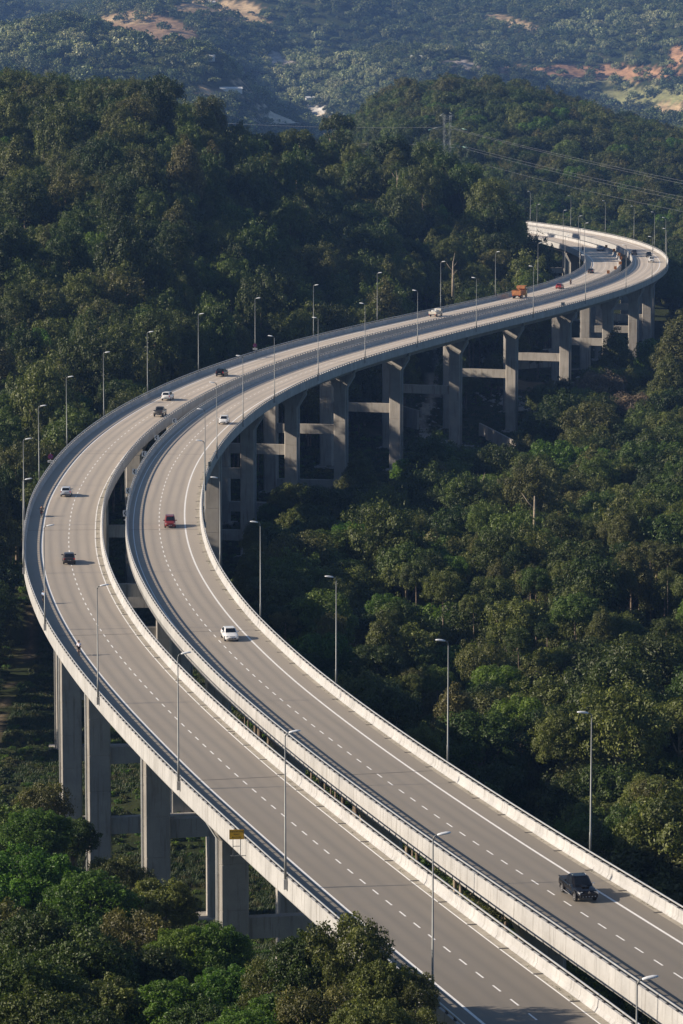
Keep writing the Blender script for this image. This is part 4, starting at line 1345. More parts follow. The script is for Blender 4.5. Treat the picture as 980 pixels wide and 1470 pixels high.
# ------------------------------------------------------------------ foliage meshes
def quads_mesh(name, P, U, V_, leaf, mats, extra=None, smooth=False):
    """Leaf blades: folded rhombi centred at P with half-axes U (length) and V_ (width)."""
    n = len(P)
    Nn = np.cross(U, V_)
    Nn /= np.linalg.norm(Nn, axis=1)[:, None] + 1e-9
    lift = np.linalg.norm(V_, axis=1)[:, None] * .35
    vs = np.stack([P - U, P + V_ + Nn * lift, P + U, P - V_ + Nn * lift], 1).reshape(-1, 3)
    base = np.arange(n)[:, None] * 4
    fs = np.concatenate([base + [0, 1, 2], base + [0, 2, 3]], 1).reshape(-1, 3)
    lv = np.repeat(leaf, 4)
    return vs, fs, lv

def mk_mesh(name, parts, mats):
    """parts: list of (verts, tris, leafvalues, matindex)"""
    off, VV, FF, LL, MI = 0, [], [], [], []
    for v, f, l, mi in parts:
        VV.append(v); FF.append(f + off); LL.append(l); MI.append(np.full(len(f), mi)); off += len(v)
    V_ = np.concatenate(VV); F = np.concatenate(FF).astype(np.int32); Lf = np.concatenate(LL)
    me = bpy.data.meshes.new(name)
    me.vertices.add(len(V_)); me.vertices.foreach_set('co', V_.astype(np.float32).ravel())
    me.loops.add(F.size); me.loops.foreach_set('vertex_index', F.ravel())
    me.polygons.add(len(F)); me.polygons.foreach_set('loop_start', np.arange(0, F.size, 3, dtype=np.int32))
    me.polygons.foreach_set('material_index', np.concatenate(MI).astype(np.int32))
    me.update(calc_edges=True)
    at = me.attributes.new('leaf', 'FLOAT', 'POINT')
    at.data.foreach_set('value', Lf.astype(np.float32))
    for m in mats: me.materials.append(m)
    return me

def rnd_dirs(n, r):
    v = r.normal(size=(n, 3))
    return v / np.linalg.norm(v, axis=1)[:, None]

def crown_mesh(name, mat_, seed, R=1.0, H=1.1, lobes=40, per=150, leaf=.05, shape='round', droop=0.0, nb=1.2, nr=.7):
    """Crown of unit-ish size: radius R, height H, centre at z=0 (spans -.5H..+.5H)."""
    r = np.random.default_rng(seed)
    cs, rs = [], []
    tries = 0
    while len(cs) < lobes and tries < lobes * 60:
        tries += 1
        d = rnd_dirs(1, r)[0]
        if d[2] < -.55: continue
        k = r.uniform(.55, 1.0)
        p = np.array([d[0] * R, d[1] * R, d[2] * H * .5])
        if shape == 'cone':
            t = (p[2] / (H * .5) + 1) / 2
            p[:2] *= 1.15 - .85 * t
        elif shape == 'flat':
            p[2] = abs(p[2]) * .8 - .05
        elif shape == 'tall':
            p[:2] *= .9
        lr = r.uniform(.20, .36) * R * (1.0 if k > .7 else .8)
        p = p * k * (1 - lr / R * .35) + r.normal(size=3) * .05 * R
        if any(np.linalg.norm(p - c) < (lr + q) * .42 for c, q in zip(cs, rs)): continue
        cs.append(p); rs.append(lr)
    for _ in range(int(lobes * .55)):
        d = rnd_dirs(1, r)[0]
        if d[2] < -.4: continue
        q = np.array([d[0] * R, d[1] * R, d[2] * H * .5]) * r.uniform(.92, 1.14)
        if shape == 'cone': q[:2] *= 1.15 - .85 * (q[2] / (H * .5) + 1) / 2
        cs.append(q); rs.append(r.uniform(.09, .17) * R)
    Ps, Us, Vs, Ls = [], [], [], []
    for c, lr in zip(cs, rs):
        n = int(per * (lr / (.28 * R)) ** 2)
        d = rnd_dirs(int(n * 1.6), r)
        up = d[:, 2] + .35 * (d @ (c / (np.linalg.norm(c) + 1e-6)))
        d = d[up > -.45][:n]
        n = len(d)
        # sub-sprays make the lobe outline ragged
        spr = rnd_dirs(13, r)
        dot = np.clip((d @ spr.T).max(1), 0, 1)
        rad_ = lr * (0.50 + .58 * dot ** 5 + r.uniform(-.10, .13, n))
        P = c + d * rad_[:, None]
        P[:, 2] -= droop * R * r.random(n) ** 2 * .2
        nrm = d * nb + rnd_dirs(n, r) * nr + np.array([0, 0, .25])
        nrm /= np.linalg.norm(nrm, axis=1)[:, None]
        a = np.cross(nrm, rnd_dirs(n, r)); a /= np.linalg.norm(a, axis=1)[:, None] + 1e-9
        if droop: a[:, 2] -= droop; a /= np.linalg.norm(a, axis=1)[:, None]
        b = np.cross(nrm, a)
        sz = leaf * R * r.uniform(.6, 1.3, n)
        Ps.append(P); Us.append(a * sz[:, None]); Vs.append(b * (sz * .5)[:, None])
        base = r.uniform(.25, .7)
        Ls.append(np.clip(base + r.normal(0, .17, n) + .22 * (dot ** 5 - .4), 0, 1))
    # loose twigs reaching past the outline
    n = int(lobes * per * .06)
    d = rnd_dirs(n, r); d = d[d[:, 2] > -.3]; n = len(d)
    P = d * np.array([R, R, H * .5]) * r.uniform(.7, 1.12, n)[:, None]
    if shape == 'cone': P[:, :2] *= (1.15 - .85 * ((P[:, 2] / (H * .5) + 1) / 2).clip(0, 1.2))[:, None]
    nrm = rnd_dirs(n, r); a = np.cross(nrm, rnd_dirs(n, r)); a /= np.linalg.norm(a, axis=1)[:, None] + 1e-9
    b = np.cross(nrm, a)
    Ps.append(P); Us.append(a * leaf * R); Vs.append(b * leaf * R * .5); Ls.append(r.random(n))
    P, U, W, L_ = map(np.concatenate, (Ps, Us, Vs, Ls))
    v, f, lv = quads_mesh(name, P, U, W, L_, None)
    return mk_mesh(name, [(v, f, lv, 0)], [mat_]), cs, rs

def trunk_mesh(name, cs, Hh, r0, mat_, seed, limbs=9):
    """Trunk from z=-Hh to the crown centre with limbs to the lobes."""
    r = random.Random(seed)
    mb = MB()
    bend = (r.uniform(-.06, .06), r.uniform(-.06, .06))
    pts = [(bend[0] * math.sin(t * 3) , bend[1] * math.sin(t * 2.4), -Hh + (Hh + .15) * t) for t in (0, .12, .35, .6, .8, 1)]
    mb.tube(pts, [r0 * 1.7, r0 * 1.1, r0, r0 * .85, r0 * .6, r0 * .35], 8)
    cc = sorted(cs, key=lambda c: r.random())[:limbs]
    for c in cc:
        z0 = r.uniform(-.75, -.1) * min(1, Hh)
        st = Vector((0, 0, z0)); e = Vector([float(q) for q in c]) * .85; e.z = min(e.z, .12)
        mid = st.lerp(e, .5) + Vector((0, 0, -.05))
        mb.tube([st, mid, e], [r0 * .45, r0 * .3, r0 * .12], 6)
    return mb.mesh(name, mat_)

# kinds: crown mesh (unit radius), crown height, trunk mesh (unit radius below), label look
TK = {}
def tree_kind(key, mat_, bark, seed, H, lobes, per, leaf, shape, look, droop=0.0, trunk=2.6, r0=.06, limbs=9):
    nb, nr = (.8, .9) if key.startswith('near') else (1.2, .7)
    me, cs, rs = crown_mesh(key + '_crown', M[mat_], seed, 1.0, H, lobes, per, leaf, shape, droop, nb, nr)
    tm = trunk_mesh(key + '_trunk', cs, trunk, r0, M[bark], seed, limbs)
    TK[key] = dict(crown=me, trunk=tm, H=H, look=look, Th=trunk)
tree_kind('round', 'leaf_a', 'bark', 1, 1.5, 46, 360, .037, 'round', 'broad round dark green tree')
tree_kind('dense', 'leaf_a', 'bark', 2, 1.9, 54, 340, .036, 'round', 'dense dark green tree with lumpy crown')
tree_kind('tall', 'leaf_a', 'palebark', 3, 2.6, 56, 320, .037, 'tall', 'tall dark tree with narrow crown', droop=.4)
tree_kind('cone', 'leaf_c', 'palebark', 4, 2.5, 66, 350, .034, 'cone', 'tall olive tree with pointed crown')
tree_kind('flat', 'leaf_a', 'palebark', 5, .95, 34, 340, .040, 'flat', 'spreading flat topped tree', trunk=3.2)
tree_kind('loose', 'leaf_c', 'palebark', 6, 1.7, 28, 260, .038, 'round', 'loose olive green tree with open crown', droop=.5, limbs=16)
tree_kind('bright', 'leaf_b', 'bark', 8, 1.3, 42, 340, .040, 'round', 'bright green leafy tree')
tree_kind('twiggy', 'leaf_d', 'palebark', 9, 1.3, 36, 220, .035, 'round', 'brown nearly leafless tree', limbs=34, r0=.05)
tree_kind('near_green', 'leaf_b', 'bark', 10, 1.7, 62, 640, .034, 'round', 'bright green broadleaf tree', limbs=18)
tree_kind('near_dark', 'leaf_a', 'bark', 12, 1.8, 60, 640, .034, 'round', 'dark green broadleaf tree', limbs=18)
tree_kind('near_olive', 'leaf_c', 'palebark', 13, 1.9, 34, 430, .038, 'round', 'olive green tree with drooping leaves', droop=.9, limbs=22)

# low-detail kinds for the distant hillsides
FAR = {}
for i, (sh, H) in enumerate((('round', 1.3), ('tall', 1.9), ('flat', 1.0), ('round', 1.4))):
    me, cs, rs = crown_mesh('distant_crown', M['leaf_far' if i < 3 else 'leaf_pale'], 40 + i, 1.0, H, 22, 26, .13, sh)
    FAR[i] = (me, H)

# dead trunk and palm are things in their own right further down
def place_tree(kind, x, y, zc, R, label, group, hs=1.0, rz=None):
    """Crown centre height zc, crown radius R; the trunk is stretched to reach the ground."""
    k = TK[kind]
    zg = ground1(x, y)
    name = {'twiggy': 'bare_tree', 'cone': 'pointed_tree', 'flat': 'umbrella_tree', 'loose': 'open_tree', 'tall': 'tall_tree'}.get(kind, 'broadleaf_tree')
    t = thing(name, label, 'tree', (x, y, zg), rz if rz is not None else random.uniform(0, 6.28), group)
    h = zc - zg
    c = link('crown', k['crown'], t); c.location = (0, 0, h); c.scale = (R, R, R * hs)
    tr = link('trunk', k['trunk'], t); tr.location = (0, 0, h)
    tr.scale = (R, R, max(h / k['Th'], .3 * R))
    return t

def blocks_deck(x, y, z, r):
    """True when a crown at this place would hide the roadway from the camera."""
    for dx, dz in ((0, 0), (-r, 0), (r, 0), (0, r * .8), (-r * .7, r * .5), (r * .7, r * .5)):
        X, Z = x + dx, z + dz
        if Z >= CAM_H - 1: continue
        t = (CAM_H + 1) / (CAM_H - Z)
        if t < 1.015: 
            if Z < -1: continue
        Q = (X * t, y * t)
        if Q[1] > 1420: continue
        if Q[1] > 1215 and project(Q[0], Q[1], 0)[0] < 748: continue
        d = float(deck_dist(np.array([Q[0]]), np.array([Q[1]]))[0])
        if d < 9.5: return True
    return False

placed = []   # individually built trees: (x, y, R)
cand = []     # all automatic candidates: (x, y, z_center, R, kind, hs)

# hand-placed trees read off the photograph: px, py of the crown top, distance, radius, kind, height stretch
HAND = [
 (62, 1118, 378, 3.4, 'near_olive', .9), (8, 1150, 352, 4.2, 'near_dark', 1), (105, 1172, 352, 2.6, 'near_dark', .9), (52, 1160, 340, 3.4, 'near_green', .8), (165, 1222, 338, 2.6, 'near_olive', .9), (200, 1240, 350, 1.9, 'loose', .9),
 (40, 1212, 300, 4.6, 'near_green', .9), (128, 1248, 292, 3.8, 'near_green', .9), (232, 1258, 305, 3.2, 'near_dark', .9), (-10, 1290, 262, 4.2, 'near_dark', 1),
 (60, 1300, 255, 3.6, 'near_dark', 1), (120, 1330, 250, 3.9, 'near_dark', 1), (185, 1300, 268, 3.2, 'near_olive', .9), (205, 1350, 256, 3.4, 'near_dark', .9), (265, 1330, 262, 2.9, 'near_green', .9), (308, 1322, 262, 2.6, 'near_green', 1.1),
 (25, 1360, 236, 3.9, 'near_dark', 1), (330, 1385, 248, 2.8, 'near_green', .9), (60, 1410, 226, 3.8, 'near_dark', 1), (160, 1400, 236, 3.4, 'near_dark', .9), (240, 1405, 236, 3.2, 'near_green', .8), (300, 1430, 230, 3.1, 'near_dark', .9),
 (120, 1445, 218, 3.2, 'near_dark', .9), (400, 1368, 240, 2.5, 'near_olive', 1), (440, 1335, 238, 2.6, 'near_dark', 1.05), (500, 1304, 237, 3.2, 'near_olive', 1.1), (395, 1425, 228, 2.8, 'near_green', .8),
 (545, 1368, 234, 2.5, 'near_dark', 1), (460, 1405, 226, 2.9, 'near_olive', .9), (588, 1392, 233, 2.0, 'near_olive', .9), (530, 1430, 222, 2.8, 'near_dark', .9), (595, 1440, 226, 1.9, 'near_olive', .9), (350, 1450, 222, 2.8, 'near_green', .8),
 (885, 466, 940, 6.3, 'cone', 1.15), (975, 442, 900, 7.4, 'cone', 1.05), (962, 505, 860, 6.2, 'cone', .95), (862, 528, 872, 6.0, 'twiggy', .9), (905, 560, 850, 6.0, 'twiggy', .7), (935, 570, 845, 4.6, 'dense', .9), (985, 580, 800, 6, 'cone', 1),
 (868, 507, 930, 3.9, 'cone', 1.), (912, 520, 925, 4.2, 'cone', 1.),
 (660, 822, 520, 5.0, 'loose', .8), (690, 835, 530, 3.6, 'twiggy', .8), (775, 826, 515, 4.2, 'bright', 1.2), (820, 862, 505, 3.9, 'loose', 1.1), (862, 905, 470, 3.9, 'dense', 1.1), (800, 830, 540, 3.0, 'loose', 1.0),
 (640, 898, 480, 4.5, 'round', .9), (700, 912, 470, 4.2, 'bright', .8), (760, 930, 455, 4.2, 'loose', .9), (620, 640, 735, 6.2, 'loose', .9), (680, 640, 730, 5.0, 'dense', .9), (590, 655, 715, 4.2, 'bright', .9), (770, 648, 700, 5.2, 'dense', 1),
 (800, 665, 640, 4.6, 'bright', .9), (850, 640, 690, 5.2, 'bright', 1), (905, 690, 610, 6.2, 'loose', 1.2), (940, 610, 700, 5.5, 'dense', 1.1), (520, 690, 600, 5.0, 'flat', 1), (420, 690, 590, 4.2, 'dense', .9), (395, 720, 585, 3.4, 'bright', .8), (455, 735, 560, 4.4, 'dense', .8),
 (150, 506, 760, 4.0, 'bright', .9), (115, 522, 762, 3.8, 'bright', .8), (98, 560, 720, 5.0, 'bright', .8), (180, 530, 770, 3.2, 'loose', 1.5), (212, 522, 772, 3.2, 'loose', 1.3), (30, 455, 900, 6.5, 'bright', .9), (15, 590, 700, 5, 'bright', .7), (550, 440, 980, 7.5, 'loose', .6),
 (650, 390, 1010, 7.5, 'cone', 1.0), (160, 128, 1200, 8, 'loose', 1.2), (110, 118, 1210, 8, 'dense', 1), (230, 104, 1215, 7.5, 'flat', 1.4), (295, 134, 1200, 6.5, 'dense', 1.3), (485, 160, 1290, 6, 'flat', 1.3), (430, 182, 1210, 6.5, 'dense', 1), (520, 215, 1195, 5, 'tall', 1),
 (640, 215, 1190, 5, 'dense', 1.2), (700, 252, 1165, 7, 'dense', 1.2), (728, 285, 1150, 6.5, 'dense', 1.1), (724, 292, 1150, 5.5, 'dense', 1.2), (737, 312, 1146, 4.6, 'dense', 1.2), (733, 345, 1130, 5, 'dense', 1), (712, 355, 1090, 5.5, 'dense', 1),  (718, 330, 1110, 6.5, 'dense', 1.2), (560, 190, 1205, 7, 'round', 1.2), (610, 200, 1200, 6.5, 'dense', 1.2), (665, 232, 1180, 6.5, 'dense', 1.1), (0, 98, 1220, 7, 'dense', 1), (55, 108, 1215, 7, 'round', 1),
]
hand_out = []
for px, py, Y, R, kind, hs in HAND:
    Y0_ = Y
    for _ in range(60):
        x, ztop = height_at(px, py, Y)
        k_ = Y / Y0_
        zc = ztop - (TK[kind]['H'] * .5 + .2) * R * hs * k_
        if not (420 < Y0_ < 760 and px > 380) or zc - ground1(x, Y) < 2.0 * R * k_ or Y > Y0_ * 1.25: break
        Y += 4
    R *= k_
    hand_out.append((x, Y, zc, R, kind, hs))

def kinds_for(y, rnd):
    v = rnd.random()
    if v < .26: return 'round'
    if v < .50: return 'dense'
    if v < .66: return 'tall'
    if v < .74: return 'flat'
    if v < .82: return 'cone'
    if v < .93: return 'loose'
    return 'bright'
rnd = random.Random(5)
def in_view(x, y, z, margin=60):
    px, py = project(x, y, z)
    return -margin - 25 * 1000 / y < px < 980 + margin + 25 * 1000 / y and -60 < py < 1470 + 160

SKY1 = ([-60, 0, 50, 100, 150, 200, 235, 260, 300, 330, 360, 400, 440, 480, 500, 540, 600, 660, 700, 745, 770], [92, 95, 98, 106, 106, 112, 106, 134, 142, 168, 186, 184, 180, 168, 184, 206, 216, 232, 252, 300, 330])
SKY2 = ([380, 480, 505, 530, 560, 600, 680, 720, 760, 800, 830, 870, 900, 940, 980, 1040], [230, 195, 175, 145, 122, 110, 99, 104, 110, 118, 126, 148, 162, 165, 172, 185])
def under_sky(x, y, zc, R, hs, kind, z0, sky):
    top = zc + (TK[kind]['H'] * .5 + .25) * R * hs
    px, py = project(x, y, top)
    want = np.interp(px, *sky) + (int(abs(x * 7.3 + y * 3.1)) % 17) - 8
    if py < want:
        zc -= (want - py) * y / 5000
    return zc if zc > z0 - 1.5 else None
hand_xy = np.array([(h[0], h[1]) for h in hand_out])
def scatter(y0, y1, half, step, fn):
    y = y0
    while y < y1:
        sp = step(y)
        hx = half(y)
        x = -hx
        while x < hx:
            fn(x + rnd.uniform(-.6, .6) * sp, y + rnd.uniform(-.6, .6) * sp)
            x += sp
        y += sp * .92

raw = []
scatter(235, 1420, lambda y: 62 + .098 * y, lambda y: 5.5 if y < 700 else (7.0 if y < 1000 else 7.8), lambda x, y: raw.append((x, y)))
raw = np.array(raw)
gz = ground(raw[:, 0], raw[:, 1])
dd = deck_dist(raw[:, 0], raw[:, 1])
dl = np.interp(raw[:, 0], _lx, _ly)       # far branch of the left road
dr = np.interp(raw[:, 0], _rx, _ry)
for (x, y), z0, d, yl, yr in zip(raw, gz, dd, dl, dr):
    hill = (y > yl + 14 and x < 70 and y < 1300) or y > 1250
    R = rnd.uniform(3.0, 5.4) * (1.0 if y < 650 else 1.12) * (1.18 if hill else .92)
    if rnd.random() < .05: R *= 1.35
    if not hill and rnd.random() < .35: R *= .7
    kind = kinds_for(y, rnd)
    k = TK[kind]
    hs = rnd.uniform(.85, 1.15)
    hgt = (R * .5 + 2.6) * rnd.uniform(1.4, 2.7) * (1.0 if hill else .9)
    if hill and y < 1300:
        hs = rnd.uniform(.85, 1.5); R *= rnd.uniform(.68, .98)
        if rnd.random() < .3: kind = rnd.choice(('tall', 'loose', 'cone', 'tall')); hgt *= 1.25
    if y > 640 and x < 60 and yl + 8 < y < yl + 52: hgt *= .55; R *= .8
    if kind in ('tall', 'flat'): hgt *= 1.2
    zc = z0 + hgt
    if 340 < y < 610 and x > np.interp(y, RP.Y[:640], RP.X[:640]) + 8:
        zc = max(zc, -25 + 13 * rnd.random() ** 1.3)
        R *= rnd.choice((.75, .9, 1.05, 1.25))
    if d < 9.5 + R * .8: continue
    if 1222 < y < 1340 and -75 < x < 66 and z0 + 2 * R > -14: continue
    # cleared ground under and in front of the far piers, the slope left of the near piers
    if x > 4 and x < 64 and -92 < y - yr < 6 and not (x > 50 and y < yr - 30): continue
    if y > 560 and y < 1185 and x < 60 and yr - 6 <= y <= yl + 10 and x > -25: 
        if rnd.random() < .85: continue
    if y < 470 and d < 17: continue
    if y < 560 and x < -22 and x > -62 and y < 520 and d < 17 + 6 * rnd.random(): continue
    if y < 330 and x < 10: continue
    if y < 420 and x < 0 and y > 330 and rnd.random() < .35: continue
    pxy = project(x, y, z0)
    if min(path_dist(np.array([x]), np.array([y]), tr)[0] for tr in (TRACK_L, TRACK_R, TRACK_M)) < R * .8 + 1.5: continue
    if len(hand_xy) and np.hypot(hand_xy[:, 0] - x, hand_xy[:, 1] - y).min() < 3.6: continue
    if y > 800:
        zc = under_sky(x, y, zc, R, hs, kind, z0, SKY1 if x < 62 else SKY2)
        if zc is None: continue
    if not in_view(x, y, zc): continue
    if not (y > 1255 and x < 40) and y < 1300 and blocks_deck(x, y, zc, R): 
        R *= .62; zc = z0 + hgt * .55
        if blocks_deck(x, y, zc, R): continue
    cand.append((x, y, zc, R, kind, hs))
# beyond the bend
raw2 = []
scatter(1420, 2150, lambda y: 70 + .103 * y, lambda y: 8.3, lambda x, y: raw2.append((x, y)))
raw2 = np.array(raw2)
gz2 = ground(raw2[:, 0], raw2[:, 1])
for (x, y), z0 in zip(raw2, gz2):
    R = rnd.uniform(3.8, 6.6) * 1.12
    kind = kinds_for(y, rnd)
    zc = z0 + R * rnd.uniform(1.5, 2.3)
    hs = rnd.uniform(.85, 1.15)
    zc = under_sky(x, y, zc, R, hs, kind, z0, SKY2)
    if zc is None: continue
    if not in_view(x, y, zc): continue
    if x < 60 and y > 1400 and y < 1460 and x > 20: continue
    cand.append((x, y, zc, R, kind, hs))

cand.sort(key=lambda c: -c[3] / c[1])
N_IND = 300 - len(hand_out) - 2
indiv = [(c, True) for c in hand_out] + [(c, False) for c in cand[:N_IND]]
rest = cand[N_IND:]

# labels: row (by landmarks) + look + order from the left within the row
ROWS = [(0, 175, 'on the near hill skyline'), (175, 300, 'high on the wooded left hill'), (300, 420, 'midway up the left hill'),
        (420, 560, 'level with the far piers'), (560, 640, 'level with the small white hatchback'), (640, 720, 'in the row just below the far piers'), (720, 790, 'level with the dark red minivan'),
        (790, 860, 'level with the dark sedan'), (860, 930, 'level with the white sedan'), (930, 1010, 'just below the white sedan'), (1010, 1100, 'in the row above the yellow sign'),
        (1100, 1200, 'level with the yellow sign'), (1200, 1290, 'level with the black pickup'), (1290, 1380, 'in the row below the black pickup'), (1380, 2000, 'along the bottom edge')]
def row_of(py):
    for i, (a, b, s_) in enumerate(ROWS):
        if py < b: return i
    return len(ROWS) - 1
info = []
for (c, hand) in indiv:
    px, py = project(c[0], c[1], c[2])
    info.append((row_of(py), TK[c[4]]['look'], px, c))
cnt = {}
for r_, look, px, c in sorted(info, key=lambda q: (q[0], q[1], q[2])):
    key = (r_, look)
    cnt[key] = cnt.get(key, 0) + 1
tot = dict(cnt); cnt = {}
for r_, look, px, c in sorted(info, key=lambda q: (q[0], q[1], q[2])):
    key = (r_, look)
    n = cnt.get(key, 0); cnt[key] = n + 1
    lab = f"{look} {ROWS[r_][2]}"
    if tot[key] > 1:
        lab = lab.replace(' with lumpy crown', '').replace(' with drooping leaves', '').replace(' with open crown', '').replace(' with narrow crown', '').replace(' with pointed crown', ' pointed')
        lab += f", {ORD[min(n, 29)]} from left"
    x, y, zc, R, kind, hs = c
    place_tree(kind, x, y, zc, R, lab, 'trees in the forest around the viaducts', hs)

# prototypes for the rest: the meshes hang on real trees standing in the scene
def proto(obname, me, loc, scale, parent=None):
    o = link(obname, me, parent); o.location = loc; o.scale = scale
    return o

def points_stuff(name, pts, kinds, objs, label):
    """pts: rows x, y, z, scale xy, scale z, rot z ; kinds: int array ; objs: list of lists of prototype objects."""
    n = len(pts)
    me = bpy.data.meshes.new(name)
    me.vertices.add(n)
    me.vertices.foreach_set('co', pts[:, :3].astype(np.float32).ravel())
    for an, ty, val in (('scl', 'FLOAT_VECTOR', np.stack([pts[:, 3], pts[:, 3], pts[:, 4]], 1)), ('rot', 'FLOAT_VECTOR', np.stack([np.zeros(n), np.zeros(n), pts[:, 5]], 1))):
        a = me.attributes.new(an, ty, 'POINT'); a.data.foreach_set('vector', val.astype(np.float32).ravel())
    a = me.attributes.new('kd', 'INT', 'POINT'); a.data.foreach_set('value', kinds.astype(np.int32))
    o = link(name, me)
    tag(o, label, None, None, 'stuff')
    g = bpy.data.node_groups.new(name, 'GeometryNodeTree')
    g.interface.new_socket('Geometry', in_out='INPUT', socket_type='NodeSocketGeometry')
    g.interface.new_socket('Geometry', in_out='OUTPUT', socket_type='NodeSocketGeometry')
    gi = g.nodes.new('NodeGroupInput'); go = g.nodes.new('NodeGroupOutput')
    join = g.nodes.new('GeometryNodeJoinGeometry')
    def named(nm, ty):
        q = g.nodes.new('GeometryNodeInputNamedAttribute'); q.data_type = ty; q.inputs['Name'].default_value = nm
        return next(s for s in q.outputs if s.enabled and s.name == 'Attribute')
    sc_, ro_, kd_ = named('scl', 'FLOAT_VECTOR'), named('rot', 'FLOAT_VECTOR'), named('kd', 'INT')
    e2r = g.nodes.new('FunctionNodeEulerToRotation'); g.links.new(ro_, e2r.inputs[0])
    for i, obs in enumerate(objs):
        cmp_ = g.nodes.new('FunctionNodeCompare'); cmp_.data_type = 'INT'; cmp_.operation = 'EQUAL'
        g.links.new(kd_, cmp_.inputs[2]); cmp_.inputs[3].default_value = i
        srcs = []
        for ob in obs:
            oi = g.nodes.new('GeometryNodeObjectInfo'); oi.transform_space = 'ORIGINAL'; oi.inputs['Object'].default_value = ob
            oi.inputs['As Instance'].default_value = False
            srcs.append(oi.outputs['Geometry'])
        if len(srcs) > 1:
            jj = g.nodes.new('GeometryNodeJoinGeometry')
            for s_ in srcs: g.links.new(s_, jj.inputs[0])
            src = jj.outputs[0]
        else:
            src = srcs[0]
        ip = g.nodes.new('GeometryNodeInstanceOnPoints')
        g.links.new(gi.outputs[0], ip.inputs['Points']); g.links.new(cmp_.outputs[0], ip.inputs['Selection'])
        g.links.new(src, ip.inputs['Instance']); g.links.new(e2r.outputs[0], ip.inputs['Rotation']); g.links.new(sc_, ip.inputs['Scale'])
        g.links.new(ip.outputs[0], join.inputs[0])
    g.links.new(join.outputs[0], go.inputs[0])
    md = o.modifiers.new('scatter', 'NODES'); md.node_group = g
    return o

def first_tree(kind):
    for o in C.objects:
        if o.type == 'MESH' and o.data == TK[kind]['crown']:
            return o, next(q for q in o.parent.children if q.data == TK[kind]['trunk'])
    return None
kl = ['round', 'dense', 'tall', 'cone', 'flat', 'loose', 'bright']
prot = []
for k in kl:
    pr_ = first_tree(k)
    prot.append([pr_[0]])
arr_ = np.array([(x, y, zc, R, R * hs, rnd.uniform(0, 6.28)) for x, y, zc, R, kind, hs in rest])
kd = np.array([kl.index(c[4]) for c in rest])
points_stuff('forest_canopy', arr_, kd, prot, 'closed canopy of tropical forest covering the hills around the viaducts')
# trunks of that canopy, one merged mass of stems
tb = MB()
for x, y, zc, R, kind, hs in rest:
    if y > 1150 or y < 430: continue
    zg = ground1(x, y) - .5
    tb.tube([(x, y, zg), (x + .2, y, (zg + zc) / 2), (x, y, zc)], [R * .075, R * .055, R * .03], 5, caps=False)
tag(tb.build('forest_stems', M['bark']), 'slim pale stems standing in the forest shade', None, None, 'stuff')

# distant forest on the far range
raw3 = []
yy = 2950.
while yy < 5350:
    sp = 10.5 if yy < 4300 else 12.5
    hx = 60 + .104 * yy
    x = -hx
    while x < hx:
        raw3.append((x + rnd.uniform(-.48, .48) * sp, yy + rnd.uniform(-.48, .48) * sp)); x += sp
    yy += sp
raw3 = np.array(raw3)
z3 = ground(raw3[:, 0], raw3[:, 1])
cl = cleared(raw3[:, 0], raw3[:, 1], z3)
keep = (cl < 0) & (rng.random(len(raw3)) < .93) | ((cl == 5) & (rng.random(len(raw3)) < .35)) | ((cl == 0) & (rng.random(len(raw3)) < .10)) | ((cl == 2) & (rng.random(len(raw3)) < .3)) | ((cl == 4) & (rng.random(len(raw3)) < .3)) | ((cl == 6) & (rng.random(len(raw3)) < .45)) | ((cl == 1) & (rng.random(len(raw3)) < .12)) | ((cl == 3) & (rng.random(len(raw3)) < .25))
px3, py3 = project(raw3[:, 0], raw3[:, 1], z3)
keep &= (py3 > -40) & (py3 < 240)
raw3, z3 = raw3[keep], z3[keep]
n3 = len(raw3)
Rr = rng.uniform(4.2, 8.2, n3) * (1 + .5 * (rng.random(n3) < .06))
# a prototype grove: three pale distant trees standing on the far spur
fobs = []
for i, (me, H) in FAR.items():
    x, y = raw3[i * 50]
    t = thing('distant_tree', f"small hazy tree on the far hillside, {['leftmost', 'second', 'third', 'rightmost'][i]} of four in the lowest row", 'tree', (x, y, float(z3[i * 50])), 0, 'three distant trees on the far range')
    o = link('crown', me, t); o.location = (0, 0, 7); o.scale = (6, 6, 6)
    mb = MB(); mb.tube([(0, 0, -.5), (0, 0, 7)], [.4, .2], 6); mb.build('trunk', M['palebark'], t)
    fobs.append([o])
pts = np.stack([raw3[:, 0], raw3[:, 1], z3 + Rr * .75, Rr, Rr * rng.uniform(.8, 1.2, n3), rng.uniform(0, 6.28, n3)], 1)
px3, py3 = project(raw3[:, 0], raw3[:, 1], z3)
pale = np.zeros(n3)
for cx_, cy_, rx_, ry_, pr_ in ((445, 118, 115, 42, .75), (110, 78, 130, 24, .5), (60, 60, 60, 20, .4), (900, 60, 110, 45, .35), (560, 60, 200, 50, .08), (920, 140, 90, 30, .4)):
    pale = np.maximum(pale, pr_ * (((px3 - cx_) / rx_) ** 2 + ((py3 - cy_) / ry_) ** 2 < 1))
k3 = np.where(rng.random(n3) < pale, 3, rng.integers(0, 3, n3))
points_stuff('distant_forest', pts, k3, fobs, 'hazy blue forest covering the far mountain range')

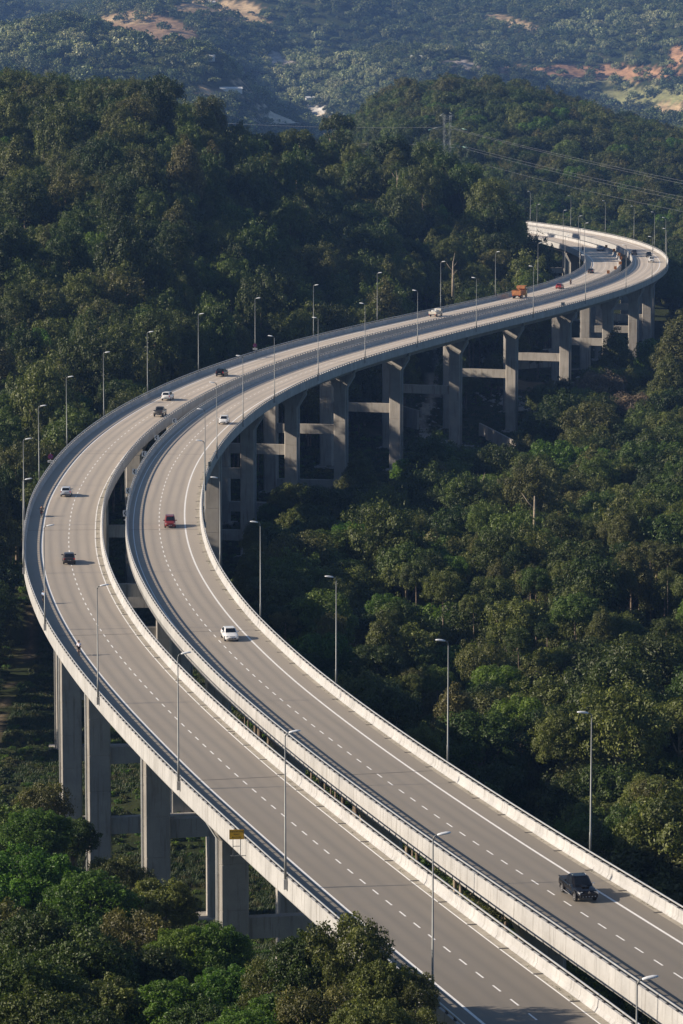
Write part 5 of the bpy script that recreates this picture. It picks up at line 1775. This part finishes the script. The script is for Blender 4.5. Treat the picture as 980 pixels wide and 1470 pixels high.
# ------------------------------------------------------------------ undergrowth and grass
sh_me, _, _ = crown_mesh('shrub_leaves', M['leaf_b'], 70, 1.0, 1.1, 16, 60, .11, 'round')
sh2_me, _, _ = crown_mesh('shrub_leaves_dark', M['leaf_a'], 71, 1.0, 1.0, 18, 70, .10, 'round')
r_ = np.random.default_rng(3)
n = 70
ang = r_.uniform(0, 6.28, n); ln = r_.uniform(.5, 1.1, n)
P = np.stack([r_.normal(0, .35, n), r_.normal(0, .35, n), ln * .4], 1)
U = np.stack([np.cos(ang) * .25, np.sin(ang) * .25, ln * .5], 1)
Vv = np.stack([-np.sin(ang) * .05, np.cos(ang) * .05, np.zeros(n)], 1)
v_, f_, l_ = quads_mesh('g', P, U, Vv, r_.random(n), None)
grass_me = mk_mesh('grass_tuft', [(v_, f_, l_, 0)], [M['grassleaf']])
SH = [(-40.0, 452.0), (-46.0, 470.0)]
shrubs = []
for i, me in enumerate((sh_me, sh2_me)):
    x, y = SH[i]
    t = thing('shrub', ['bright low shrub on the slope left of the nearest tall piers', 'dark low shrub on the slope left of the nearest tall piers'][i], 'shrub', (x, y, ground1(x, y)))
    o = link('leaves', me, t); o.location = (0, 0, .7); o.scale = (1.3, 1.3, 1.3)
    mb = MB(); mb.tube([(0, 0, -.3), (.05, 0, .8)], [.06, .03], 5); mb.build('stem', M['bark'], t)
    shrubs.append(o)
gt = link('grass_tuft', grass_me); gt.location = (-44, 456, ground1(-44, 456)); tag(gt, 'rough grass tuft on the slope left of the nearest piers', None, None, 'stuff')
raw4 = []
scatter(225, 1120, lambda y: 45 + .098 * y, lambda y: 1.9 if y < 520 else (2.5 if y < 900 else 4.5), lambda x, y: raw4.append((x, y)))
raw4 = np.array(raw4)
z4 = ground(raw4[:, 0], raw4[:, 1]); d4 = deck_dist(raw4[:, 0], raw4[:, 1])
dp = np.minimum.reduce([path_dist(raw4[:, 0], raw4[:, 1], t_) for t_ in (TRACK_L, TRACK_R, TRACK_M, TRACK_F)])
px4, py4 = project(raw4[:, 0], raw4[:, 1], z4)
clump = vnoise(raw4[:, 0], raw4[:, 1], 12, 31)
k4 = (dp > 2.2) & (px4 > -60) & (px4 < 1040) & (py4 < 1540) & (clump + rng.random(len(raw4)) * .7 > .52)
# bare rubble banks under the far spans
bare = (raw4[:, 1] > 780) & (raw4[:, 0] > 5) & (raw4[:, 0] < 70) & (vnoise(raw4[:, 0], raw4[:, 1], 16, 33) > .5)
k4 &= ~bare
k4 &= ~((path_dist(raw4[:, 0], raw4[:, 1], PAINTED_SUN_G) < 8) & (rng.random(len(raw4)) < .8)) & ~((path_dist(raw4[:, 0], raw4[:, 1], PAINTED_SUN_H) < 6) & (rng.random(len(raw4)) < .8))
raw4, z4, d4, clump = raw4[k4], z4[k4], d4[k4], clump[k4]
Rs = rng.uniform(.5, 1.5, len(raw4)) * np.where(d4 < 9, .62, 1.0) * np.where((raw4[:, 1] < 480) & (clump > .6) & (d4 > 9), 1.8, 1)
pts = np.stack([raw4[:, 0], raw4[:, 1], z4 + Rs * .3, Rs, Rs * rng.uniform(.7, 1.3, len(Rs)), rng.uniform(0, 6.28, len(Rs))], 1)
points_stuff('undergrowth', pts, (rng.random(len(Rs)) < .62).astype(int), [[shrubs[0]], [shrubs[1]]], 'low shrubs and creepers covering the valley floor')
raw5 = []
scatter(300, 560, lambda y: 40 + .06 * y, lambda y: .8, lambda x, y: raw5.append((x, y)))
scatter(560, 960, lambda y: 30 + .09 * y, lambda y: 1.7, lambda x, y: raw5.append((x, y)))
raw5 = np.array(raw5)
z5 = ground(raw5[:, 0], raw5[:, 1])
dp = np.minimum.reduce([path_dist(raw5[:, 0], raw5[:, 1], t_) for t_ in (TRACK_L, TRACK_R, TRACK_M, TRACK_F)])
px5, py5 = project(raw5[:, 0], raw5[:, 1], z5)
k5 = (vnoise(raw5[:, 0], raw5[:, 1], 9, 44) < .66) & (dp > 1.8) & (px5 > -40) & (px5 < 1020) & (deck_dist(raw5[:, 0], raw5[:, 1]) < 45)
raw5, z5 = raw5[k5], z5[k5]
sg_ = rng.uniform(.45, .95, len(raw5))
points_stuff('grass', np.stack([raw5[:, 0], raw5[:, 1], z5, sg_, sg_, rng.uniform(0, 6.28, len(sg_))], 1), np.zeros(len(sg_), int), [[gt]], 'rough grass under and beside the viaducts')

# weeds along the right shoulder of the near road
wb = MB()
for path, off in ((RP, 6.08), (LP, 4.35)):
    s = 40
    while s < 560:
        s += rnd.expovariate(1 / 3.2)
        for q in range(rnd.randint(3, 9)):
            p = path.at(s + rnd.uniform(-.5, .5), off - rnd.uniform(0, .3), .02)
            a = rnd.uniform(0, 6.28); l = rnd.uniform(.03, .12)
            wb.add([p, p + Vector((math.cos(a) * l, math.sin(a) * l, l * .8)), p + Vector((math.cos(a + .5) * l, math.sin(a + .5) * l, l * .3))], [(0, 1, 2)])
wo = wb.build('weeds', M['grassleaf'])
tag(wo, 'small weeds and dead leaves along the foot of the parapets', None, None, 'stuff')

# ------------------------------------------------------------------ dead trunks, boulders, rubble walls
def dead_tree(px, py_top, Y, h, label, seed, lean=.0):
    x, zt = height_at(px, py_top, Y)
    r = random.Random(seed)
    t = thing('dead_tree', label, 'tree', (x, Y, zt - h))
    mb = MB(); mb.tube([(0, 0, -1), (lean * .3, 0, h * .4), (lean * .6, 0, h * .75), (lean, 0, h)], [.42, .34, .24, .1], 8); mb.build('trunk', M['palebark'], t)
    for q in range(5):
        z = h * r.uniform(.45, .95); a = r.uniform(0, 6.28); l = r.uniform(1, 3)
        mb = MB(); mb.tube([(lean * z / h, 0, z), (lean * z / h + math.cos(a) * l * .5, math.sin(a) * l * .5, z + l * .5), (lean * z / h + math.cos(a) * l, math.sin(a) * l, z + l * 1.2)], [.12, .08, .03], 5); mb.build('branch', M['palebark'], t)
dead_tree(767, 712, 600, 17, 'pale bare trunk standing in deep shade in the valley', 3)
dead_tree(683, 690, 690, 12, 'thin forked dead tree rising between crowns below the far piers', 4, 1.0)
dead_tree(159, 180, 1170, 13, 'pale bare stem near the top of the left hill', 5)
dead_tree(570, 252, 1150, 9, 'thin dead stem poking out of the hill canopy', 6)
dead_tree(68, 512, 720, 15, 'pale reddish bare stem at far left behind the viaduct', 7)
dead_tree(650, 375, 985, 9, 'pale straight stem on the slope behind the cream lorry', 8)

def boulder_mesh(seed):
    r = random.Random(seed)
    mb = MB(); rings = []
    for i in range(5):
        a = -math.pi / 2 + math.pi * (i + .5) / 5
        rings.append([(math.cos(a) * math.cos(2 * math.pi * k / 7) * r.uniform(.8, 1.15), math.cos(a) * math.sin(2 * math.pi * k / 7) * r.uniform(.8, 1.15), math.sin(a) * .7 * r.uniform(.85, 1.1)) for k in range(7)])
    mb.loft(rings)
    return mb.mesh('boulder', M['stone'])
bms = [boulder_mesh(i) for i in range(4)]
rb = MB()
r_ = random.Random(9)
def rubble(pts, w, n, s0, s1):
    for _ in range(n):
        i = r_.randrange(len(pts) - 1); t = r_.random()
        x = pts[i][0] * (1 - t) + pts[i + 1][0] * t + r_.gauss(0, w); y = pts[i][1] * (1 - t) + pts[i + 1][1] * t + r_.gauss(0, w * 1.4)
        s = r_.uniform(s0, s1); z = ground1(x, y)
        m = bms[r_.randrange(4)]
        a = r_.uniform(0, 6.28)
        rb.add([(x + s * (v.co.x * math.cos(a) - v.co.y * math.sin(a)), y + s * (v.co.x * math.sin(a) + v.co.y * math.cos(a)), z + s * v.co.z) for v in m.vertices], [tuple(p.vertices) for p in m.polygons])
rubble(TRACK_R, 2.4, 260, .15, .55)
rubble([unproject(*p, -25) for p in ((700, 548), (730, 552), (770, 560))], 3.5, 200, .2, .7)
rubble([unproject(*p, -24) for p in ((800, 520), (840, 525), (880, 545))], 3.0, 120, .3, .8)
tag(rb.build('rubble', M['stone']), 'grey broken rock spread on the banks under the far spans', None, None, 'stuff')
# concrete retaining walls under the far spans
for (a, b), zb, hh, lab in ((((690, 520), (800, 512)), -24, 2.6, 'low grey retaining wall running between the far piers'), (((545, 585), (600, 600)), -26, 2.0, 'short concrete wall at the foot of the far piers'), (((688, 612), (742, 640)), -27.5, .9, 'pale concrete drain edge in front of the tallest far pier')):
    p0 = unproject(*a, zb); p1 = unproject(*b, zb)
    n = 8
    t = thing('retaining_wall', lab, 'wall', (p0[0], p0[1], zb))
    for i in range(n):
        u0, u1 = i / n + .004, (i + 1) / n - .004
        q0 = Vector((p0[0] + (p1[0] - p0[0]) * u0, p0[1] + (p1[1] - p0[1]) * u0, zb)); q1 = Vector((p0[0] + (p1[0] - p0[0]) * u1, p0[1] + (p1[1] - p0[1]) * u1, zb))
        d = (q1 - q0).normalized(); nn = Vector((-d.y, d.x, 0)) * .25
        o_ = Vector((p0[0], p0[1], zb))
        mb = MB(); mb.hexa([q0 - nn - o_ - Vector((0, 0, 3)), q1 - nn - o_ - Vector((0, 0, 3)), q1 + nn - o_ - Vector((0, 0, 3)), q0 + nn - o_ - Vector((0, 0, 3))], [q0 - nn - o_ + Vector((0, 0, hh)), q1 - nn - o_ + Vector((0, 0, hh)), q1 + nn - o_ + Vector((0, 0, hh)), q0 + nn - o_ + Vector((0, 0, hh))])
        mb.build('wall_panel', M['pier'], t)

# ------------------------------------------------------------------ power pylon and lines
PX, PY_ = 44.0, 1460.0
zg = ground1(PX, PY_)
topz = CAM_H - (164 - 78) * PY_ / 5000
Hp = topz - zg
t = thing('power_pylon', 'pale lattice power pylon rising above the forest left of the dark hill', 'pylon', (PX, PY_, zg), 0.25)
def half_w(z): return float(np.interp(z / Hp, [0, .62, .8, 1], [5.0, 1.6, 1.25, 1.35]))
mb = MB()
zs = [Hp * q for q in (0, .16, .3, .42, .52, .6, .67, .73, .79, .85, .91, .96, 1)]
for sx, sy in ((1, 1), (1, -1), (-1, 1), (-1, -1)):
    mb = MB(); mb.tube([(sx * half_w(z), sy * half_w(z), z) for z in zs], .065, 5); mb.build('leg', M['pylon'], t)
mb = MB()
for z0, z1 in zip(zs[:-1], zs[1:]):
    a, b = half_w(z0), half_w(z1)
    for s1_ in (1, -1):
        mb.tube([(-a, s1_ * a, z0), (b, s1_ * b, z1)], .028, 4); mb.tube([(a, s1_ * a, z0), (-b, s1_ * b, z1)], .028, 4)
        mb.tube([(s1_ * a, -a, z0), (s1_ * b, b, z1)], .028, 4); mb.tube([(s1_ * a, a, z0), (s1_ * b, -b, z1)], .028, 4)
        mb.tube([(-b, s1_ * b, z1), (b, s1_ * b, z1)], .028, 4)
mb.build('lattice_bracing', M['pylon'], t)
ARM = [(Hp - .6, 3.2), (Hp - 6.0, 6.5), (Hp - 13.5, 6.8)]
for z, w in ARM:
    mb = MB()
    for sg in (1, -1):
        for yy_ in (-1, 1):
            mb.tube([(sg * 1.2, yy_, z), (sg * w, 0, z + .3)], .07, 4); mb.tube([(sg * 1.2, yy_, z + 1.5), (sg * w, 0, z + .3)], .07, 4)
    mb.build('cross_arm', M['pylon'], t)
for z, w in ARM[1:]:
    for sg in (1, -1):
        mb = MB(); mb.tube([(sg * w, 0, z + .3), (sg * (w + 1.8), -1.2, z - .2)], .16, 6); mb.build('insulator', simple('green_insulator', (.3, .5, .42), .3) if 'ins' not in M else M['ins'], t)
wires = [((650, 184), (980, 256), 0), ((652, 186), (980, 260), 1), ((665, 210), (980, 279), 0), ((668, 214), (980, 284), 1), ((700, 238), (980, 300), 1), ((490, 185.5), (632, 183), 2), ((490, 207), (632, 208), 2)]
def wire_pts(x0, z0, y0, x1, z1, y1, sag):
    return [(x0 + (x1 - x0) * q, y0 + (y1 - y0) * q, z0 + (z1 - z0) * q - sag * 4 * q * (1 - q)) for q in np.linspace(0, 1, 25)]
WL = ['uppermost power line crossing the dark hill to the right', 'second power line crossing the dark hill to the right', 'third power line crossing the dark hill to the right', 'fourth power line crossing the dark hill to the right', 'lowest power line crossing the dark hill to the right', 'upper power line running left from the pylon', 'lower power line running left from the pylon']
M['wire'] = simple('power_cable', (.26, .27, .28), .5, .3)
for i, ((xa, ya), (xb, yb), side) in enumerate(wires):
    if side < 2:
        za = height_at(xa, ya, PY_); Yb = 1180.
        zb_ = height_at(xb, yb, Yb)
        # carried on past the frame
        ex = 1.35
        x1, z1, y1 = za[0] + (zb_[0] - za[0]) * ex, za[1] + (zb_[1] - za[1]) * ex, PY_ + (Yb - PY_) * ex
        pts = wire_pts(za[0], za[1], PY_, x1, z1, y1, 1.2)
    else:
        za = height_at(xb, yb, PY_); zb_ = height_at(xa, ya, 1560.)
        x1, z1, y1 = za[0] + (zb_[0] - za[0]) * 2.5, za[1] + (zb_[1] - za[1]) * 1.0, PY_ + 250
        pts = wire_pts(za[0], za[1], PY_, x1, z1, y1, 1.0)
    mb = MB(); mb.tube(pts, .032, 4)
    tag(mb.build('power_line', M['wire']), WL[i], 'power line', 'power lines strung from the pylon')

# ------------------------------------------------------------------ quarry sheds on the far slope
M['shed'] = simple('pale_metal_roof', (.7, .7, .68), .5)
def far_ground(px, py):
    lo, hi = 2950., 5400.
    for Y in np.arange(lo, hi, 12):
        x, z = height_at(px, py, Y)
        if ground1(x, Y) > z: return x, Y, ground1(x, Y)
    return None
for px, py, L_, W_, lab in ((455, 150, 26, 9, 'long pale shed beside the white quarry heap'), (300, 88, 10, 6, 'tiny pale shed on the far ridge'), (302, 8, 12, 8, 'small pale building by the uppermost orange clearing'), (598, 88, 14, 6, 'tiny white roof on the far right hillside'), (330, 141, 22, 5, 'low pale quarry building in the valley')):
    g_ = far_ground(px, py)
    if not g_: continue
    t = thing('quarry_shed', lab, 'shed', (g_[0], g_[1], g_[2]), .2)
    mb = MB(); mb.box((0, 0, 1.6), (L_, W_, 4.6)); mb.build('wall', M['sign_white'], t)
    mb = MB(); mb.add([(-L_ / 2 - .5, -W_ / 2 - .5, 3.95), (L_ / 2 + .5, -W_ / 2 - .5, 3.95), (L_ / 2 + .5, 0, 5.6), (-L_ / 2 - .5, 0, 5.6), (L_ / 2 + .5, W_ / 2 + .5, 3.95), (-L_ / 2 - .5, W_ / 2 + .5, 3.95)], [(0, 1, 2, 3), (3, 2, 4, 5)]); mb.build('roof', M['shed'], t)
    mb = MB(); mb.box((0, -W_ / 2 - .02, 1.4), (2.4, .1, 3)); mb.build('door', M['post'], t)

for px, py, hgt, rr_, lab in ((385, 172, 11, 26, 'pale gullied spoil heap in the quarry, larger of the two'), (462, 174, 5, 20, 'whitish quarry heap right of the large spoil heap')):
    g_ = far_ground(px, py)
    if not g_: continue
    t = MB(); r_ = random.Random(px); rings = []
    for i in range(9):
        f = i / 8
        rings.append([((1 - f * .93) * rr_ * (1 + .16 * math.sin(k * 2.3 + px) + r_.uniform(-.08, .08)) * math.cos(2 * math.pi * k / 26), (1 - f * .93) * rr_ * 1.3 * (1 + .16 * math.sin(k * 3.1 + px) + r_.uniform(-.08, .08)) * math.sin(2 * math.pi * k / 26), hgt * (f ** 1.25) + r_.uniform(-.6, .6) - 4) for k in range(26)])
    t.loft(rings)
    o = t.build('spoil_heap', simple('pale_quarry_spoil', (.58, .50, .38), .9, var=.35, scale=.08))
    o.location = g_
    tag(o, lab, 'spoil heap', 'heaps in the far quarry')

# ------------------------------------------------------------------ air
mb = MB(); mb.box((0, 4450, 130), (9000, 11000, 520))
hm = bpy.data.materials.new('valley_haze')
hm.use_nodes = True
ht = hm.node_tree
ht.nodes.clear()
om = ht.nodes.new('ShaderNodeOutputMaterial')
pv = ht.nodes.new('ShaderNodeVolumePrincipled')
pv.inputs['Color'].default_value = (0.26, 0.48, 1.0, 1)
pv.inputs['Density'].default_value = 0.000058
pv.inputs['Anisotropy'].default_value = 0.0
ht.links.new(pv.outputs[0], om.inputs['Volume'])
ho = mb.build('haze', hm)
tag(ho, 'pale blue haze in the air over the valley', None, None, 'stuff')
